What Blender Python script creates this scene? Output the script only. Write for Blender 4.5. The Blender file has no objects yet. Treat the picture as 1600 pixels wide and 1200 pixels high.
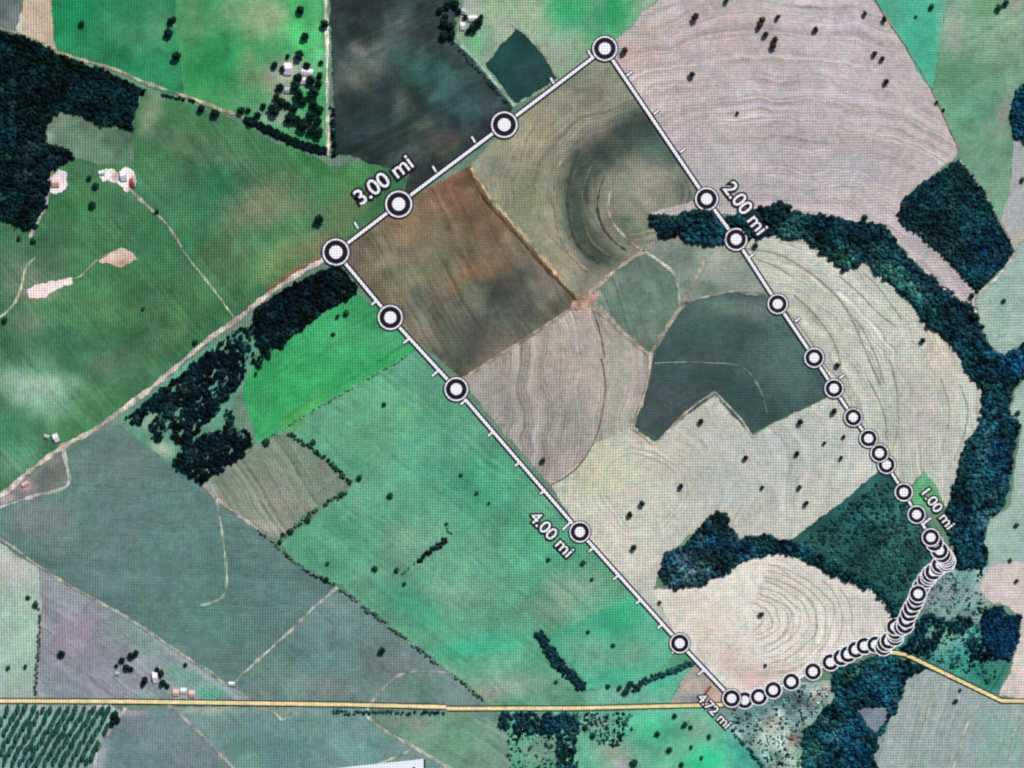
import bpy, bmesh, math, random
import numpy as np
from mathutils import Vector
from mathutils.geometry import delaunay_2d_cdt

# ------------------------------------------------------------------ camera, sky, sun, exposure
S = 2.94                       # metres of land per unit of the survey grid
W0, H0 = 1600.0, 1200.0
random.seed(7)
rng = np.random.default_rng(7)
scene = bpy.context.scene
COL = scene.collection

cam_data = bpy.data.cameras.new("camera")
cam_data.lens = 85.0
cam_data.sensor_width = 36.0
cam = bpy.data.objects.new("camera", cam_data)
COL.objects.link(cam)
CAM_H = W0 * S * 85.0 / 36.0
cam.location = (0, 0, CAM_H)
cam_data.clip_start = 10.0
cam_data.clip_end = 60000.0
scene.camera = cam

SUN_EL, SUN_AZ = math.radians(44), math.radians(28)      # azimuth clockwise from the top of the map
world = bpy.data.worlds.new("World")
scene.world = world
world.use_nodes = True
wn = world.node_tree.nodes
sky = wn.new("ShaderNodeTexSky")
sky.sky_type = 'NISHITA'
sky.sun_disc = False
sky.sun_elevation = SUN_EL
sky.sun_rotation = SUN_AZ
wn["Background"].inputs[1].default_value = 0.07
world.node_tree.links.new(sky.outputs[0], wn["Background"].inputs[0])

sun_data = bpy.data.lights.new("sun", 'SUN')
sun_data.energy = 4.9
sun_data.angle = math.radians(0.5)
sun_data.color = (1.0, 0.955, 0.88)
sun = bpy.data.objects.new("sun", sun_data)
COL.objects.link(sun)
sd = Vector((math.sin(SUN_AZ) * math.cos(SUN_EL), math.cos(SUN_AZ) * math.cos(SUN_EL), math.sin(SUN_EL)))
sun.rotation_euler = sd.to_track_quat('Z', 'Y').to_euler()
sun.location = sd * 4000

vs = scene.view_settings
vs.view_transform = 'Standard'
vs.look = 'None'
vs.exposure = 0.0
vs.gamma = 1.0
vs.use_curve_mapping = False
scene.cycles.pixel_filter_type = 'BLACKMAN_HARRIS'
scene.cycles.filter_width = 2.15
scene.cycles.max_bounces = 4
scene.cycles.use_denoising = False

LIGHT = np.array([1.27, 1.26, 1.24])      # what a flat white sheet sends back under this sun and sky

# ------------------------------------------------------------------ helpers
def lin(c):
    c = np.asarray(c, float) / 255.0
    return np.where(c <= 0.04045, c / 12.92, ((c + 0.055) / 1.055) ** 2.4)

def alb(c):
    return np.clip(lin(c) / LIGHT, 0.002, 0.86)

def wx(x): return (np.asarray(x, float) - 800.0) * S
def wy(y): return (600.0 - np.asarray(y, float)) * S

_lat = rng.random((256, 256))
def vnoise(x, y, seed=0):
    x = np.asarray(x, float) + seed * 37.17
    y = np.asarray(y, float) + seed * 91.73
    xi = np.floor(x).astype(int); yi = np.floor(y).astype(int)
    fx = x - xi; fy = y - yi
    fx = fx * fx * (3 - 2 * fx); fy = fy * fy * (3 - 2 * fy)
    a = _lat[xi & 255, yi & 255]; b = _lat[(xi + 1) & 255, yi & 255]
    c = _lat[xi & 255, (yi + 1) & 255]; d = _lat[(xi + 1) & 255, (yi + 1) & 255]
    return (a * (1 - fx) + b * fx) * (1 - fy) + (c * (1 - fx) + d * fx) * fy - 0.5

def fbm(x, y, seed=0, o=3):
    v = 0; a = 1.0
    for k in range(o):
        v = v + a * vnoise(np.asarray(x) * 2 ** k, np.asarray(y) * 2 ** k, seed + k)
        a *= 0.55
    return v

def inside(poly, x, y):
    x = np.asarray(x, float); y = np.asarray(y, float)
    r = np.zeros(x.shape, bool)
    n = len(poly)
    for i in range(n):
        x1, y1 = poly[i]; x2, y2 = poly[(i + 1) % n]
        if y1 == y2: continue
        c = (y1 > y) != (y2 > y)
        r ^= c & (x < (x2 - x1) * (y - y1) / (y2 - y1) + x1)
    return r

def seg_dist(x, y, pts):
    x = np.asarray(x, float); y = np.asarray(y, float)
    best = np.full(x.shape, 1e9)
    for (x1, y1), (x2, y2) in zip(pts[:-1], pts[1:]):
        dx, dy = x2 - x1, y2 - y1
        t = np.clip(((x - x1) * dx + (y - y1) * dy) / (dx * dx + dy * dy + 1e-9), 0, 1)
        best = np.minimum(best, np.hypot(x - x1 - t * dx, y - y1 - t * dy))
    return best

def ragged(poly, step=6.0, amp=1.2, seed=0, freq=0.11):
    out = []
    n = len(poly)
    for i in range(n):
        x1, y1 = poly[i]; x2, y2 = poly[(i + 1) % n]
        L = math.hypot(x2 - x1, y2 - y1)
        k = max(1, int(L / step))
        for j in range(k):
            t = j / k
            x = x1 + (x2 - x1) * t; y = y1 + (y2 - y1) * t
            out.append((x + 2 * amp * float(fbm(x * freq, y * freq, seed + 3)) + 1.5 * amp * float(vnoise(x * .37, y * .37, seed + 5)), y + 2 * amp * float(fbm(x * freq, y * freq, seed + 11)) + 1.5 * amp * float(vnoise(x * .37, y * .37, seed + 13))))
    return out

def catmull(pts, step=5.0):
    if len(pts) < 3:
        (x1, y1), (x2, y2) = pts
        k = max(1, int(math.hypot(x2 - x1, y2 - y1) / step))
        return [(x1 + (x2 - x1) * i / k, y1 + (y2 - y1) * i / k) for i in range(k + 1)]
    P = [pts[0]] + list(pts) + [pts[-1]]
    out = []
    for i in range(1, len(P) - 2):
        p0, p1, p2, p3 = [np.array(p, float) for p in P[i - 1:i + 3]]
        k = max(1, int(np.hypot(*(p2 - p1)) / step))
        for j in range(k):
            t = j / k
            q = 0.5 * (2 * p1 + (p2 - p0) * t + (2 * p0 - 5 * p1 + 4 * p2 - p3) * t * t + (3 * p1 - p0 - 3 * p2 + p3) * t ** 3)
            out.append((float(q[0]), float(q[1])))
    out.append(tuple(pts[-1]))
    return out

# ------------------------------------------------------------------ materials
def raster_group():
    """a fine weave of red, green and blue columns and dark rows, laid over the whole land in land coordinates"""
    g = bpy.data.node_groups.new("weave", 'ShaderNodeTree')
    g.interface.new_socket("Color", in_out='INPUT', socket_type='NodeSocketColor')
    g.interface.new_socket("Color", in_out='OUTPUT', socket_type='NodeSocketColor')
    N = g.nodes; L = g.links
    gi = N.new("NodeGroupInput"); go = N.new("NodeGroupOutput")
    geo = N.new("ShaderNodeNewGeometry")
    sp = N.new("ShaderNodeSeparateXYZ"); L.new(geo.outputs["Position"], sp.inputs[0])
    comb = N.new("ShaderNodeCombineXYZ")
    def m(op, a, b=None):
        n = N.new("ShaderNodeMath"); n.operation = op
        for i, v in enumerate((a, b)):
            if v is None: continue
            if isinstance(v, (int, float)): n.inputs[i].default_value = v
            else: L.new(v, n.inputs[i])
        return n.outputs[0]
    px, py = PITCH_X * S, PITCH_Y * S
    bend = N.new("ShaderNodeTexNoise"); bend.inputs["Scale"].default_value = 1 / (420 * S); bend.inputs["Detail"].default_value = 0
    L.new(geo.outputs["Position"], bend.inputs["Vector"])
    warp = m('MULTIPLY', bend.outputs[0], 18.0 * S)
    xr = m('ADD', m('DIVIDE', sp.outputs[0], 1600 * S), 0.5)              # 0 on the western side, 1 on the eastern
    xr = m('MINIMUM', m('MAXIMUM', xr, 0.0), 1.0)
    uneven = m('ADD', m('MULTIPLY', bend.outputs[0], 2.0), 0.0)
    row = m('SINE', m('MULTIPLY', m('ADD', sp.outputs[1], warp), 2 * math.pi / py))
    row = m('MULTIPLY', row, m('MULTIPLY', uneven, m('ADD', m('MULTIPLY', xr, 0.6 * WEAVE_ROW), 0.6 * WEAVE_ROW)))
    colamp = m('MULTIPLY', uneven, m('SUBTRACT', 1.25 * WEAVE_COL, m('MULTIPLY', xr, 0.7 * WEAVE_COL)))
    for k in range(3):
        c = m('SINE', m('ADD', m('MULTIPLY', m('ADD', sp.outputs[0], warp), 2 * math.pi / px), k * 2.1 * 0.6))
        v = m('ADD', m('ADD', m('MULTIPLY', c, colamp), row), 1.0)
        L.new(v, comb.inputs[k])
    mx = N.new("ShaderNodeVectorMath"); mx.operation = 'MULTIPLY'
    L.new(gi.outputs[0], mx.inputs[0]); L.new(comb.outputs[0], mx.inputs[1])
    L.new(mx.outputs[0], go.inputs[0])
    return g
PITCH_X, PITCH_Y = 4.25, 4.25
WEAVE_COL, WEAVE_ROW = 0.29, 0.18
WEAVE = raster_group()

def base_mat(name, rough=0.95, spec=0.1):
    m = bpy.data.materials.new(name); m.use_nodes = True
    N = m.node_tree.nodes; b = N["Principled BSDF"]
    b.inputs["Roughness"].default_value = rough
    b.inputs["Specular IOR Level"].default_value = spec
    return m, N, m.node_tree.links, b

def weave(N, L, src, b):
    g = N.new("ShaderNodeGroup"); g.node_tree = WEAVE
    L.new(src, g.inputs[0]); L.new(g.outputs[0], b.inputs["Base Color"])

def land_material(name, fine=0.28, mid=0.2, bump=0.8, rows=True):
    m, N, L, b = base_mat(name)
    geo = N.new("ShaderNodeNewGeometry")
    at = N.new("ShaderNodeAttribute"); at.attribute_name = "cover"
    def mth(op, a, c=None):
        n = N.new("ShaderNodeMath"); n.operation = op
        for i, v in enumerate((a, c)):
            if v is None: continue
            if isinstance(v, (int, float)): n.inputs[i].default_value = v
            else: L.new(v, n.inputs[i])
        return n.outputs[0]
    def noise(scale, detail, rough=0.6):
        n = N.new("ShaderNodeTexNoise"); n.inputs["Scale"].default_value = scale
        n.inputs["Detail"].default_value = detail; n.inputs["Roughness"].default_value = rough
        L.new(geo.outputs["Position"], n.inputs["Vector"])
        return n.outputs[0]
    n1 = noise(1 / (3.2 * S), 2.0)
    n2 = noise(1 / (22.0 * S), 4.0)
    f = mth('ADD', mth('MULTIPLY', mth('SUBTRACT', n1, 0.5), fine * 2.4), 1.0)
    f = mth('ADD', f, mth('MULTIPLY', mth('SUBTRACT', n2, 0.5), mid * 2.4))
    n3 = N.new("ShaderNodeTexNoise"); n3.inputs["Scale"].default_value = 1 / (8.5 * S); n3.inputs["Detail"].default_value = 3.0
    n3.inputs["Roughness"].default_value = 0.65; n3.inputs["Distortion"].default_value = 0.6
    L.new(geo.outputs["Position"], n3.inputs["Vector"])
    f = mth('ADD', f, mth('MULTIPLY', mth('SUBTRACT', n3.outputs[0], 0.5), mid * 3.0))
    if rows:
        ra = N.new("ShaderNodeAttribute"); ra.attribute_name = "row"
        rb = N.new("ShaderNodeAttribute"); rb.attribute_name = "rowamp"
        nr = N.new("ShaderNodeTexNoise"); nr.noise_dimensions = '1D'
        nr.inputs["Scale"].default_value = 1.0; nr.inputs["Detail"].default_value = 2.5
        wob = mth('ADD', ra.outputs["Fac"], mth('MULTIPLY', n2, 1.3))
        L.new(wob, nr.inputs["W"])
        f = mth('ADD', f, mth('MULTIPLY', mth('SUBTRACT', nr.outputs[0], 0.5), mth('MULTIPLY', rb.outputs["Fac"], 2.6)))
        nb = N.new("ShaderNodeTexNoise"); nb.noise_dimensions = '1D'
        nb.inputs["Scale"].default_value = 1.0; nb.inputs["Detail"].default_value = 1.0
        L.new(mth('MULTIPLY', wob, 0.27), nb.inputs["W"])
        f = mth('ADD', f, mth('MULTIPLY', mth('SUBTRACT', nb.outputs[0], 0.5), mth('MULTIPLY', rb.outputs["Fac"], 1.7)))
    f = mth('MAXIMUM', f, 0.25)
    sc = N.new("ShaderNodeVectorMath"); sc.operation = 'SCALE'
    L.new(at.outputs["Color"], sc.inputs[0]); L.new(f, sc.inputs["Scale"])
    hs = N.new("ShaderNodeVectorMath"); hs.operation = 'MULTIPLY_ADD'
    L.new(n3.outputs["Color"], hs.inputs[0]); hs.inputs[1].default_value = (0.75, 0.45, 0.65); hs.inputs[2].default_value = (0.625, 0.775, 0.675)
    hm = N.new("ShaderNodeVectorMath"); hm.operation = 'MULTIPLY'
    L.new(sc.outputs[0], hm.inputs[0]); L.new(hs.outputs[0], hm.inputs[1])
    weave(N, L, hm.outputs[0], b)
    bp = N.new("ShaderNodeBump"); bp.inputs["Strength"].default_value = bump
    bp.inputs["Distance"].default_value = 1.6
    L.new(n1, bp.inputs["Height"]); L.new(bp.outputs[0], b.inputs["Normal"])
    return m

def plain(name, c, rough=0.8, noise_amt=0.06, spec=0.15, scale=4.0):
    m, N, L, b = base_mat(name, rough, spec)
    a = alb(c)
    geo = N.new("ShaderNodeNewGeometry")
    n = N.new("ShaderNodeTexNoise"); n.inputs["Scale"].default_value = 1 / (scale * S); n.inputs["Detail"].default_value = 3
    L.new(geo.outputs["Position"], n.inputs["Vector"])
    mr = N.new("ShaderNodeMapRange")
    mr.inputs["From Min"].default_value = 0.25; mr.inputs["From Max"].default_value = 0.75
    mr.inputs["To Min"].default_value = 1 - noise_amt; mr.inputs["To Max"].default_value = 1 + noise_amt
    L.new(n.outputs[0], mr.inputs["Value"])
    sc = N.new("ShaderNodeVectorMath"); sc.operation = 'SCALE'
    sc.inputs[0].default_value = tuple(a); L.new(mr.outputs[0], sc.inputs["Scale"])
    weave(N, L, sc.outputs[0], b)
    return m

def leaf_material(name):
    m, N, L, b = base_mat(name, 0.9, 0.05)
    at = N.new("ShaderNodeAttribute"); at.attribute_name = "cover"
    geo = N.new("ShaderNodeNewGeometry")
    n = N.new("ShaderNodeTexNoise"); n.inputs["Scale"].default_value = 1 / (1.6 * S); n.inputs["Detail"].default_value = 2
    L.new(geo.outputs["Position"], n.inputs["Vector"])
    mr = N.new("ShaderNodeMapRange")
    mr.inputs["From Min"].default_value = 0.3; mr.inputs["From Max"].default_value = 0.7
    mr.inputs["To Min"].default_value = 0.45; mr.inputs["To Max"].default_value = 1.55
    L.new(n.outputs[0], mr.inputs["Value"])
    sc = N.new("ShaderNodeVectorMath"); sc.operation = 'SCALE'
    L.new(at.outputs["Color"], sc.inputs[0]); L.new(mr.outputs[0], sc.inputs["Scale"])
    weave(N, L, sc.outputs[0], b)
    return m

M_LAND = land_material("land_cover")
M_TRACK = land_material("trodden_earth", 0.3, 0.22, 0.4, rows=False)
M_LEAF = leaf_material("foliage")
M_WHITE = plain("white_paint", (242, 240, 247), 0.6, 0.03)
M_BLACK = plain("black_paint", (20, 17, 30), 0.6, 0.05)
M_BARK = plain("bark", (70, 58, 46))

# ------------------------------------------------------------------ mesh making
def mesh_obj(name, verts, faces, mat, parent=None, cover=None, row=None, rowamp=None, smooth=False):
    me = bpy.data.meshes.new(name)
    if isinstance(faces, np.ndarray):
        verts = np.asarray(verts, np.float32)
        k = faces.shape[1]
        me.vertices.add(len(verts)); me.vertices.foreach_set("co", verts.ravel())
        me.loops.add(faces.size); me.loops.foreach_set("vertex_index", faces.astype(np.int32).ravel())
        me.polygons.add(len(faces))
        me.polygons.foreach_set("loop_start", np.arange(0, faces.size, k, dtype=np.int32))
        me.update(calc_edges=True)
    else:
        me.from_pydata([tuple(map(float, v)) for v in verts], [], faces)
    if cover is not None:
        a = me.attributes.new("cover", 'FLOAT_COLOR', 'POINT')
        c = np.ones((len(me.vertices), 4), np.float32); c[:, :3] = cover
        a.data.foreach_set("color", c.ravel())
    if row is not None:
        a = me.attributes.new("row", 'FLOAT', 'POINT'); a.data.foreach_set("value", np.asarray(row, np.float32))
        a = me.attributes.new("rowamp", 'FLOAT', 'POINT'); a.data.foreach_set("value", np.asarray(rowamp, np.float32))
    me.materials.append(mat)
    if smooth: me.polygons.foreach_set("use_smooth", [True] * len(me.polygons))
    o = bpy.data.objects.new(name, me)
    COL.objects.link(o)
    if parent: o.parent = parent
    return o

def tag(o, label, cat, kind=None, group=None):
    o["label"] = label
    if cat: o["category"] = cat
    if kind: o["kind"] = kind
    if group: o["group"] = group
    return o

_layer = [0]
def field(name, label, poly, col, blobs=(), var=0.10, rows=None, fade=None, step=6.0, edge=1.6, cat="field", z=None):
    """a parcel of land; blobs = (x, y, rx, ry, angle, colour, strength) patches of other cover growing on it;
    rows = (angle, width, strength) straight rows or ('arc', cx, cy, squash, angle, width, strength) contour rows"""
    _layer[0] += 1
    k = _layer[0]
    if z is None: z = 0.03 * k
    pl = ragged(poly, 3.2, edge, k)
    xs = [p[0] for p in pl]; ys = [p[1] for p in pl]
    gx, gy = np.meshgrid(np.arange(min(xs), max(xs), step), np.arange(min(ys), max(ys), step))
    gx = gx.ravel() + rng.uniform(-1.5, 1.5, gx.size); gy = gy.ravel() + rng.uniform(-1.5, 1.5, gy.size)
    view = (gx > -60) & (gx < 1660) & (gy > -60) & (gy < 1260)
    coarse = (np.arange(gx.size) % 9 == 0)
    keep = inside(pl, gx, gy) & (view | coarse)
    gx, gy = gx[keep], gy[keep]
    d = seg_dist(gx, gy, pl + [pl[0]]) if len(gx) else gx
    gx, gy = gx[d > 2.2], gy[d > 2.2]
    co = [Vector(p) for p in pl] + [Vector((a, b)) for a, b in zip(gx, gy)]
    n = len(pl)
    v2, _, f2, _, _, _ = delaunay_2d_cdt(co, [(i, (i + 1) % n) for i in range(n)], [], 1, 1e-4)
    v2 = np.array([(v[0], v[1]) for v in v2])
    X, Y = v2[:, 0], v2[:, 1]
    c = np.tile(np.array(col, float), (len(X), 1))
    wobx = 22 * fbm(X / 45, Y / 45, 50 + k); woby = 22 * fbm(X / 45, Y / 45, 70 + k)
    for (bx, by, rx, ry, ang, bc, st) in blobs:
        a = math.radians(ang)
        dx = X + wobx * min(1, rx / 40) - bx; dy = Y + woby * min(1, ry / 40) - by
        u = (dx * math.cos(a) + dy * math.sin(a)) / rx; v = (-dx * math.sin(a) + dy * math.cos(a)) / ry
        w = st * np.exp(-(u * u + v * v) ** 1.3)
        c = c * (1 - w[:, None]) + np.array(bc, float) * w[:, None]
    f = 1 + var * (1.3 * fbm(X / 70, Y / 70, k) + 0.9 * fbm(X / 18, Y / 18, k + 20))
    c = c * f[:, None]
    h = min(var, 0.13) * 60 * fbm(X / 50, Y / 50, k + 30)
    c[:, 0] += h; c[:, 1] -= 0.3 * h; c[:, 2] += 0.4 * h
    lum = c.mean(1, keepdims=True)
    pale = np.clip((lum - 120) / 40, 0, 1)
    c = c + (0.11 + 0.06 * pale) * (lum - c)
    c = c * (1 + 0.10 * np.clip((lum - 66) / 25, 0, 1) * (1 - pale))
    c = c * (1 + 0.065 * pale) * (1 + (1 - 0.6 * pale) * np.array([-0.02, 0.04, 0.06]))
    c = np.clip(c, 3, 250)
    row = np.zeros(len(X)); ra = np.zeros(len(X))
    if rows:
        if rows[0] == 'arc':
            _, cx, cy, sq, ang, wd, st = rows
            a = math.radians(ang)
            u = (X - cx) * math.cos(a) + (Y - cy) * math.sin(a); v = -(X - cx) * math.sin(a) + (Y - cy) * math.cos(a)
            row = (np.hypot(u, v * sq) + 22 * fbm(X / 75, Y / 75, k + 40)) / wd
            st = st * np.clip(0.75 + 1.6 * fbm(X / 60, Y / 60, k + 44), 0.05, 1.6)
        else:
            ang, wd, st = rows
            a = math.radians(ang)
            row = (-(X) * math.sin(a) + Y * math.cos(a) + 9 * fbm(X / 75, Y / 75, k + 40)) / wd
            st = st * np.clip(0.8 + 1.4 * fbm(X / 60, Y / 60, k + 44), 0.05, 1.6)
        ra[:] = st
        if fade:                                   # rows die out towards one side: (x from, x to)
            ra *= np.clip((X - fade[0]) / (fade[1] - fade[0]), 0.1, 1)
    verts = np.column_stack([wx(X), wy(Y), np.full(len(X), z)])
    tris = np.array([t[::-1] for t in f2 if len(t) == 3], np.int32)
    o = mesh_obj(name, verts, tris, M_LAND, None, alb(c), row, ra)
    return tag(o, label, cat, "structure")

def ribbon(name, pts, width, col, z, mat=None, parent=None, var=0.12, jitter=0.25, smooth=True, crown=0.25, taper=False, colfn=None):
    c = catmull(pts, 3.0) if smooth else catmull_lin(pts)
    c = np.array(c); n = len(c)
    t = np.gradient(c, axis=0); t /= (np.linalg.norm(t, axis=1)[:, None] + 1e-9)
    nr = np.column_stack([-t[:, 1], t[:, 0]])
    w = width * 0.5 * np.clip(1 + jitter * (2 * fbm(c[:, 0] / 9, c[:, 1] / 9, 5) + 1.2 * vnoise(c[:, 0] / 3, c[:, 1] / 3, 6)), .12, 2.2)
    c = c + nr * (jitter * 1.6 * vnoise(c[:, 0] / 6, c[:, 1] / 6, 21))[:, None]
    if taper:
        w = w * np.clip(np.minimum(np.arange(n), np.arange(n)[::-1]) / 3.0 + 0.15, 0, 1)
    verts = []; faces = []; cov = []
    for i in range(n):
        for s, h in ((-1, 0), (-0.45, crown), (0.45, crown), (1, 0)):
            p = c[i] + nr[i] * w[i] * s
            verts.append((float(wx(p[0])), float(wy(p[1])), z + h))
            cc = np.array(col, float) * (1 + var * 2 * float(fbm(p[0] / 10, p[1] / 10, 9)))
            cov.append(alb(np.clip(cc, 3, 250)))
        if i:
            for q in range(3):
                a = (i - 1) * 4 + q
                faces.append((a + 1, a, a + 4, a + 5))
    V = np.array(verts); F = np.array(faces, np.int32)
    # upward faces
    p = V[F[0]]; nz = np.cross(p[1] - p[0], p[2] - p[0])[2]
    if nz < 0: F = F[:, ::-1]
    return mesh_obj(name, V, F, mat or M_TRACK, parent, np.array(cov))

def catmull_lin(pts, step=8.0):
    out = []
    for (x1, y1), (x2, y2) in zip(pts[:-1], pts[1:]):
        k = max(1, int(math.hypot(x2 - x1, y2 - y1) / step))
        out += [(x1 + (x2 - x1) * i / k, y1 + (y2 - y1) * i / k) for i in range(k)]
    out.append(pts[-1])
    return out

# crown lumps used by woods, hedges, shrubs and trees
def ico(sub):
    bm = bmesh.new(); bmesh.ops.create_icosphere(bm, subdivisions=sub, radius=1.0)
    V = np.array([v.co[:] for v in bm.verts]); F = np.array([[v.index for v in f.verts] for f in bm.faces])
    bm.free(); return V, F
ICO1, ICO2 = ico(1), ico(2)
def lump(base, amp, flat):
    V, F = base
    r = 1 + amp * rng.uniform(-1, 1, len(V))
    V = V * r[:, None]
    return V * np.array([1, 1, flat]), F
LUMPS1 = [lump(ICO1, 0.42, 0.8) for _ in range(10)]
LUMPS2 = [lump(ICO2, 0.26, 0.85) for _ in range(10)]

def lumps_mesh(name, X, Y, R, Ht, C, parent=None, big=False, squash=0.7):
    """many crown clumps (grid positions, radius in grid units, height in metres, albedo) joined into one surface"""
    Vs, Fs, Cs = [], [], []
    src = LUMPS2 if big else LUMPS1
    off = 0
    X = np.asarray(X); Y = np.asarray(Y)
    kind = rng.integers(0, len(src), len(X))
    rot = rng.uniform(0, 2 * math.pi, len(X))
    for k in range(len(src)):
        idx = np.where(kind == k)[0]
        if not len(idx): continue
        V, F = src[k]
        ca, sa = np.cos(rot[idx]), np.sin(rot[idx])
        r = (R[idx] * S)[:, None]
        vx = (V[None, :, 0] * ca[:, None] - V[None, :, 1] * sa[:, None]) * r + wx(X[idx])[:, None]
        vy = (V[None, :, 0] * sa[:, None] + V[None, :, 1] * ca[:, None]) * r + wy(Y[idx])[:, None]
        vz = V[None, :, 2] * r * squash + Ht[idx][:, None]
        vz = np.maximum(vz, 0.4)
        Vs.append(np.stack([vx, vy, vz], -1).reshape(-1, 3))
        Fs.append((F[None] + (np.arange(len(idx)) * len(V))[:, None, None] + off).reshape(-1, 3))
        sh = 0.85 + 0.3 * rng.random((len(idx), len(V)))
        Cs.append((C[idx][:, None, :] * sh[:, :, None]).reshape(-1, 3))
        off += len(idx) * len(V)
    return mesh_obj(name, np.concatenate(Vs), np.concatenate(Fs).astype(np.int32), M_LEAF, parent, np.concatenate(Cs), smooth=True)

CLEAR_LINES, CLEAR_DISCS, CLEAR_BOXES = [], [], []
def is_clear(X, Y, pad=0.0):
    ok = np.ones(len(X), bool)
    for pts, w in CLEAR_LINES: ok &= seg_dist(X, Y, pts) > w + pad
    for (cx, cy, r) in CLEAR_DISCS: ok &= np.hypot(X - cx, Y - cy) > r + pad
    for (cx, cy, L, H, a) in CLEAR_BOXES:
        a = math.radians(a)
        u = (X - cx) * math.cos(a) - (Y - cy) * math.sin(a); v = (X - cx) * math.sin(a) + (Y - cy) * math.cos(a)
        ok &= ~((abs(u) < L / 2 + 3 + pad) & (abs(v) < H / 2 + 3 + pad))
    return ok

def woods(name, label, polys, spacing_=4.6, size=(2.6, 4.2), col=(20, 58, 66), blobs=(), gaps=0.0, gap_scale=14.0, height=(9, 16), floor=(16, 38, 42), kind="stuff", cat="woodland", edge=2.2, holes=(), cvar=0.35, parent=None, pale=((88, 124, 116), .55)):
    Xs, Ys = [], []
    spacing = spacing_ * 0.66
    for pl0 in polys:
        pl = ragged(pl0, 5.0, edge, len(name) + int(pl0[0][0]) % 17, 0.16)
        xs = [p[0] for p in pl]; ys = [p[1] for p in pl]
        x0, x1, y0, y1 = max(min(xs), -90), min(max(xs), 1690), max(min(ys), -80), min(max(ys), 1280)
        gx, gy = np.meshgrid(np.arange(x0, x1, spacing), np.arange(y0, y1, spacing))
        gx = gx.ravel() + rng.uniform(-.95, .95, gx.size) * spacing; gy = gy.ravel() + rng.uniform(-.95, .95, gy.size) * spacing
        k = inside(pl, gx, gy)
        for h in holes: k &= ~inside(h, gx, gy)
        Xs.append(gx[k]); Ys.append(gy[k])
    X = np.concatenate(Xs); Y = np.concatenate(Ys)
    if gaps > 0:
        g = fbm(X / gap_scale, Y / gap_scale, int(abs(X[0])) % 97) + 0.25 * rng.uniform(-1, 1, len(X))
        k = g > np.quantile(g, gaps)
        X, Y = X[k], Y[k]
    R = size[0] * 0.45 + (size[1] * 0.95 - size[0] * 0.45) * rng.random(len(X)) ** 1.8
    ok = is_clear(X, Y, 0.0) 
    X, Y, R = X[ok], Y[ok], R[ok]
    mh = (height[0] + height[1]) / 2
    Hh = (mh + (rng.uniform(height[0], height[1], len(X)) - mh) * 0.55) * (0.8 + 0.5 * fbm(X / 25, Y / 25, 4))
    c = np.tile(np.array(col, float), (len(X), 1))
    for (bx, by, rx, ry, ang, bc, st) in blobs:
        a = math.radians(ang); dx = X - bx; dy = Y - by
        u = (dx * math.cos(a) + dy * math.sin(a)) / rx; v = (-dx * math.sin(a) + dy * math.cos(a)) / ry
        w = st * np.exp(-(u * u + v * v) ** 1.2) * np.clip(0.75 + 1.2 * fbm(X / 12, Y / 12, 77), 0, 1.2)
        w = np.clip(w, 0, 1)
        c = c * (1 - w[:, None]) + np.array(bc, float) * w[:, None]
    c = c * (1 + cvar * (1.3 * fbm(X / 28, Y / 28, 8) + 1.6 * fbm(X / 9, Y / 9, 18) + 0.6 * rng.uniform(-1, 1, len(X))))[:, None]
    pw = np.clip((fbm(X / 13, Y / 13, 33) - .22) * 2.2, 0, 1)[:, None] * pale[1]
    c = c * (1 - pw) + np.array(pale[0], float) * pw
    c[:, 2] += 10 * fbm(X / 40, Y / 40, 12); c[:, 1] += 8 * fbm(X / 30, Y / 30, 13)
    C = alb(np.clip(c, 4, 240)) * 0.72
    o = lumps_mesh(name, X, Y, R * 1.12, Hh, C, parent, squash=0.4)
    if parent: return o
    tag(o, label, cat, kind)
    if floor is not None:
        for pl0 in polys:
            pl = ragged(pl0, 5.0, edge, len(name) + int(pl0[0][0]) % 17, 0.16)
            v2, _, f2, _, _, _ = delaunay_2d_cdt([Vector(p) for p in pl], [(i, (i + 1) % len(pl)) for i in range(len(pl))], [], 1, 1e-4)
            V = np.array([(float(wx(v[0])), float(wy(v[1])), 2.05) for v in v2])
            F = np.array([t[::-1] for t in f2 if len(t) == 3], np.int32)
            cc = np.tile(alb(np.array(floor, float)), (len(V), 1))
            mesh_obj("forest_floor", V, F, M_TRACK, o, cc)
    return o

# ------------------------------------------------------------------ the survey line, its markers and distance labels (positions)
LINE = [(1143, 1091), (1062, 1005), (906, 831), (713, 608), (610, 496), (525, 394), (623, 319), (788, 195), (945, 76), (1104, 311), (1150, 374),
        (1215, 475), (1272, 559), (1303, 607), (1333, 652), (1357, 685), (1374, 708), (1385, 726), (1412, 769), (1432, 804), (1454, 839.5),
        (1459.5, 848), (1467.5, 860), (1472, 866), (1475, 869), (1477, 872), (1479, 876), (1478, 880), (1468.5, 882), (1466, 886), (1458, 893),
        (1453, 897), (1451, 901), (1446, 906), (1439, 917), (1434, 927.5), (1432, 934), (1429, 942), (1424, 950), (1420, 958), (1416, 968), (1414, 977), (1409, 980),
        (1398, 979), (1399, 986), (1399, 990), (1398, 996), (1388.5, 1001), (1383, 1005), (1380, 1011), (1367.5, 1007), (1350.5, 1009),
        (1337, 1015), (1325, 1022), (1314.5, 1027), (1297.5, 1034.5), (1270, 1049), (1236, 1065), (1208, 1078), (1185.5, 1088.5), (1163.5, 1094)]
TEXTS = [("3.00 mi", 599, 281, 36.5, 103, 23), ("2.00 mi", 1165, 325, -53, 92, 21), ("1.00 mi", 1466, 795, -54, 70, 15),
         ("4.00 mi", 862, 834, -46, 86, 18), ("4.72 mi", 1116, 1110, -46, 66, 14)]
CLEAR_LINES.append((LINE + [LINE[0]], 7.0))
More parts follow.
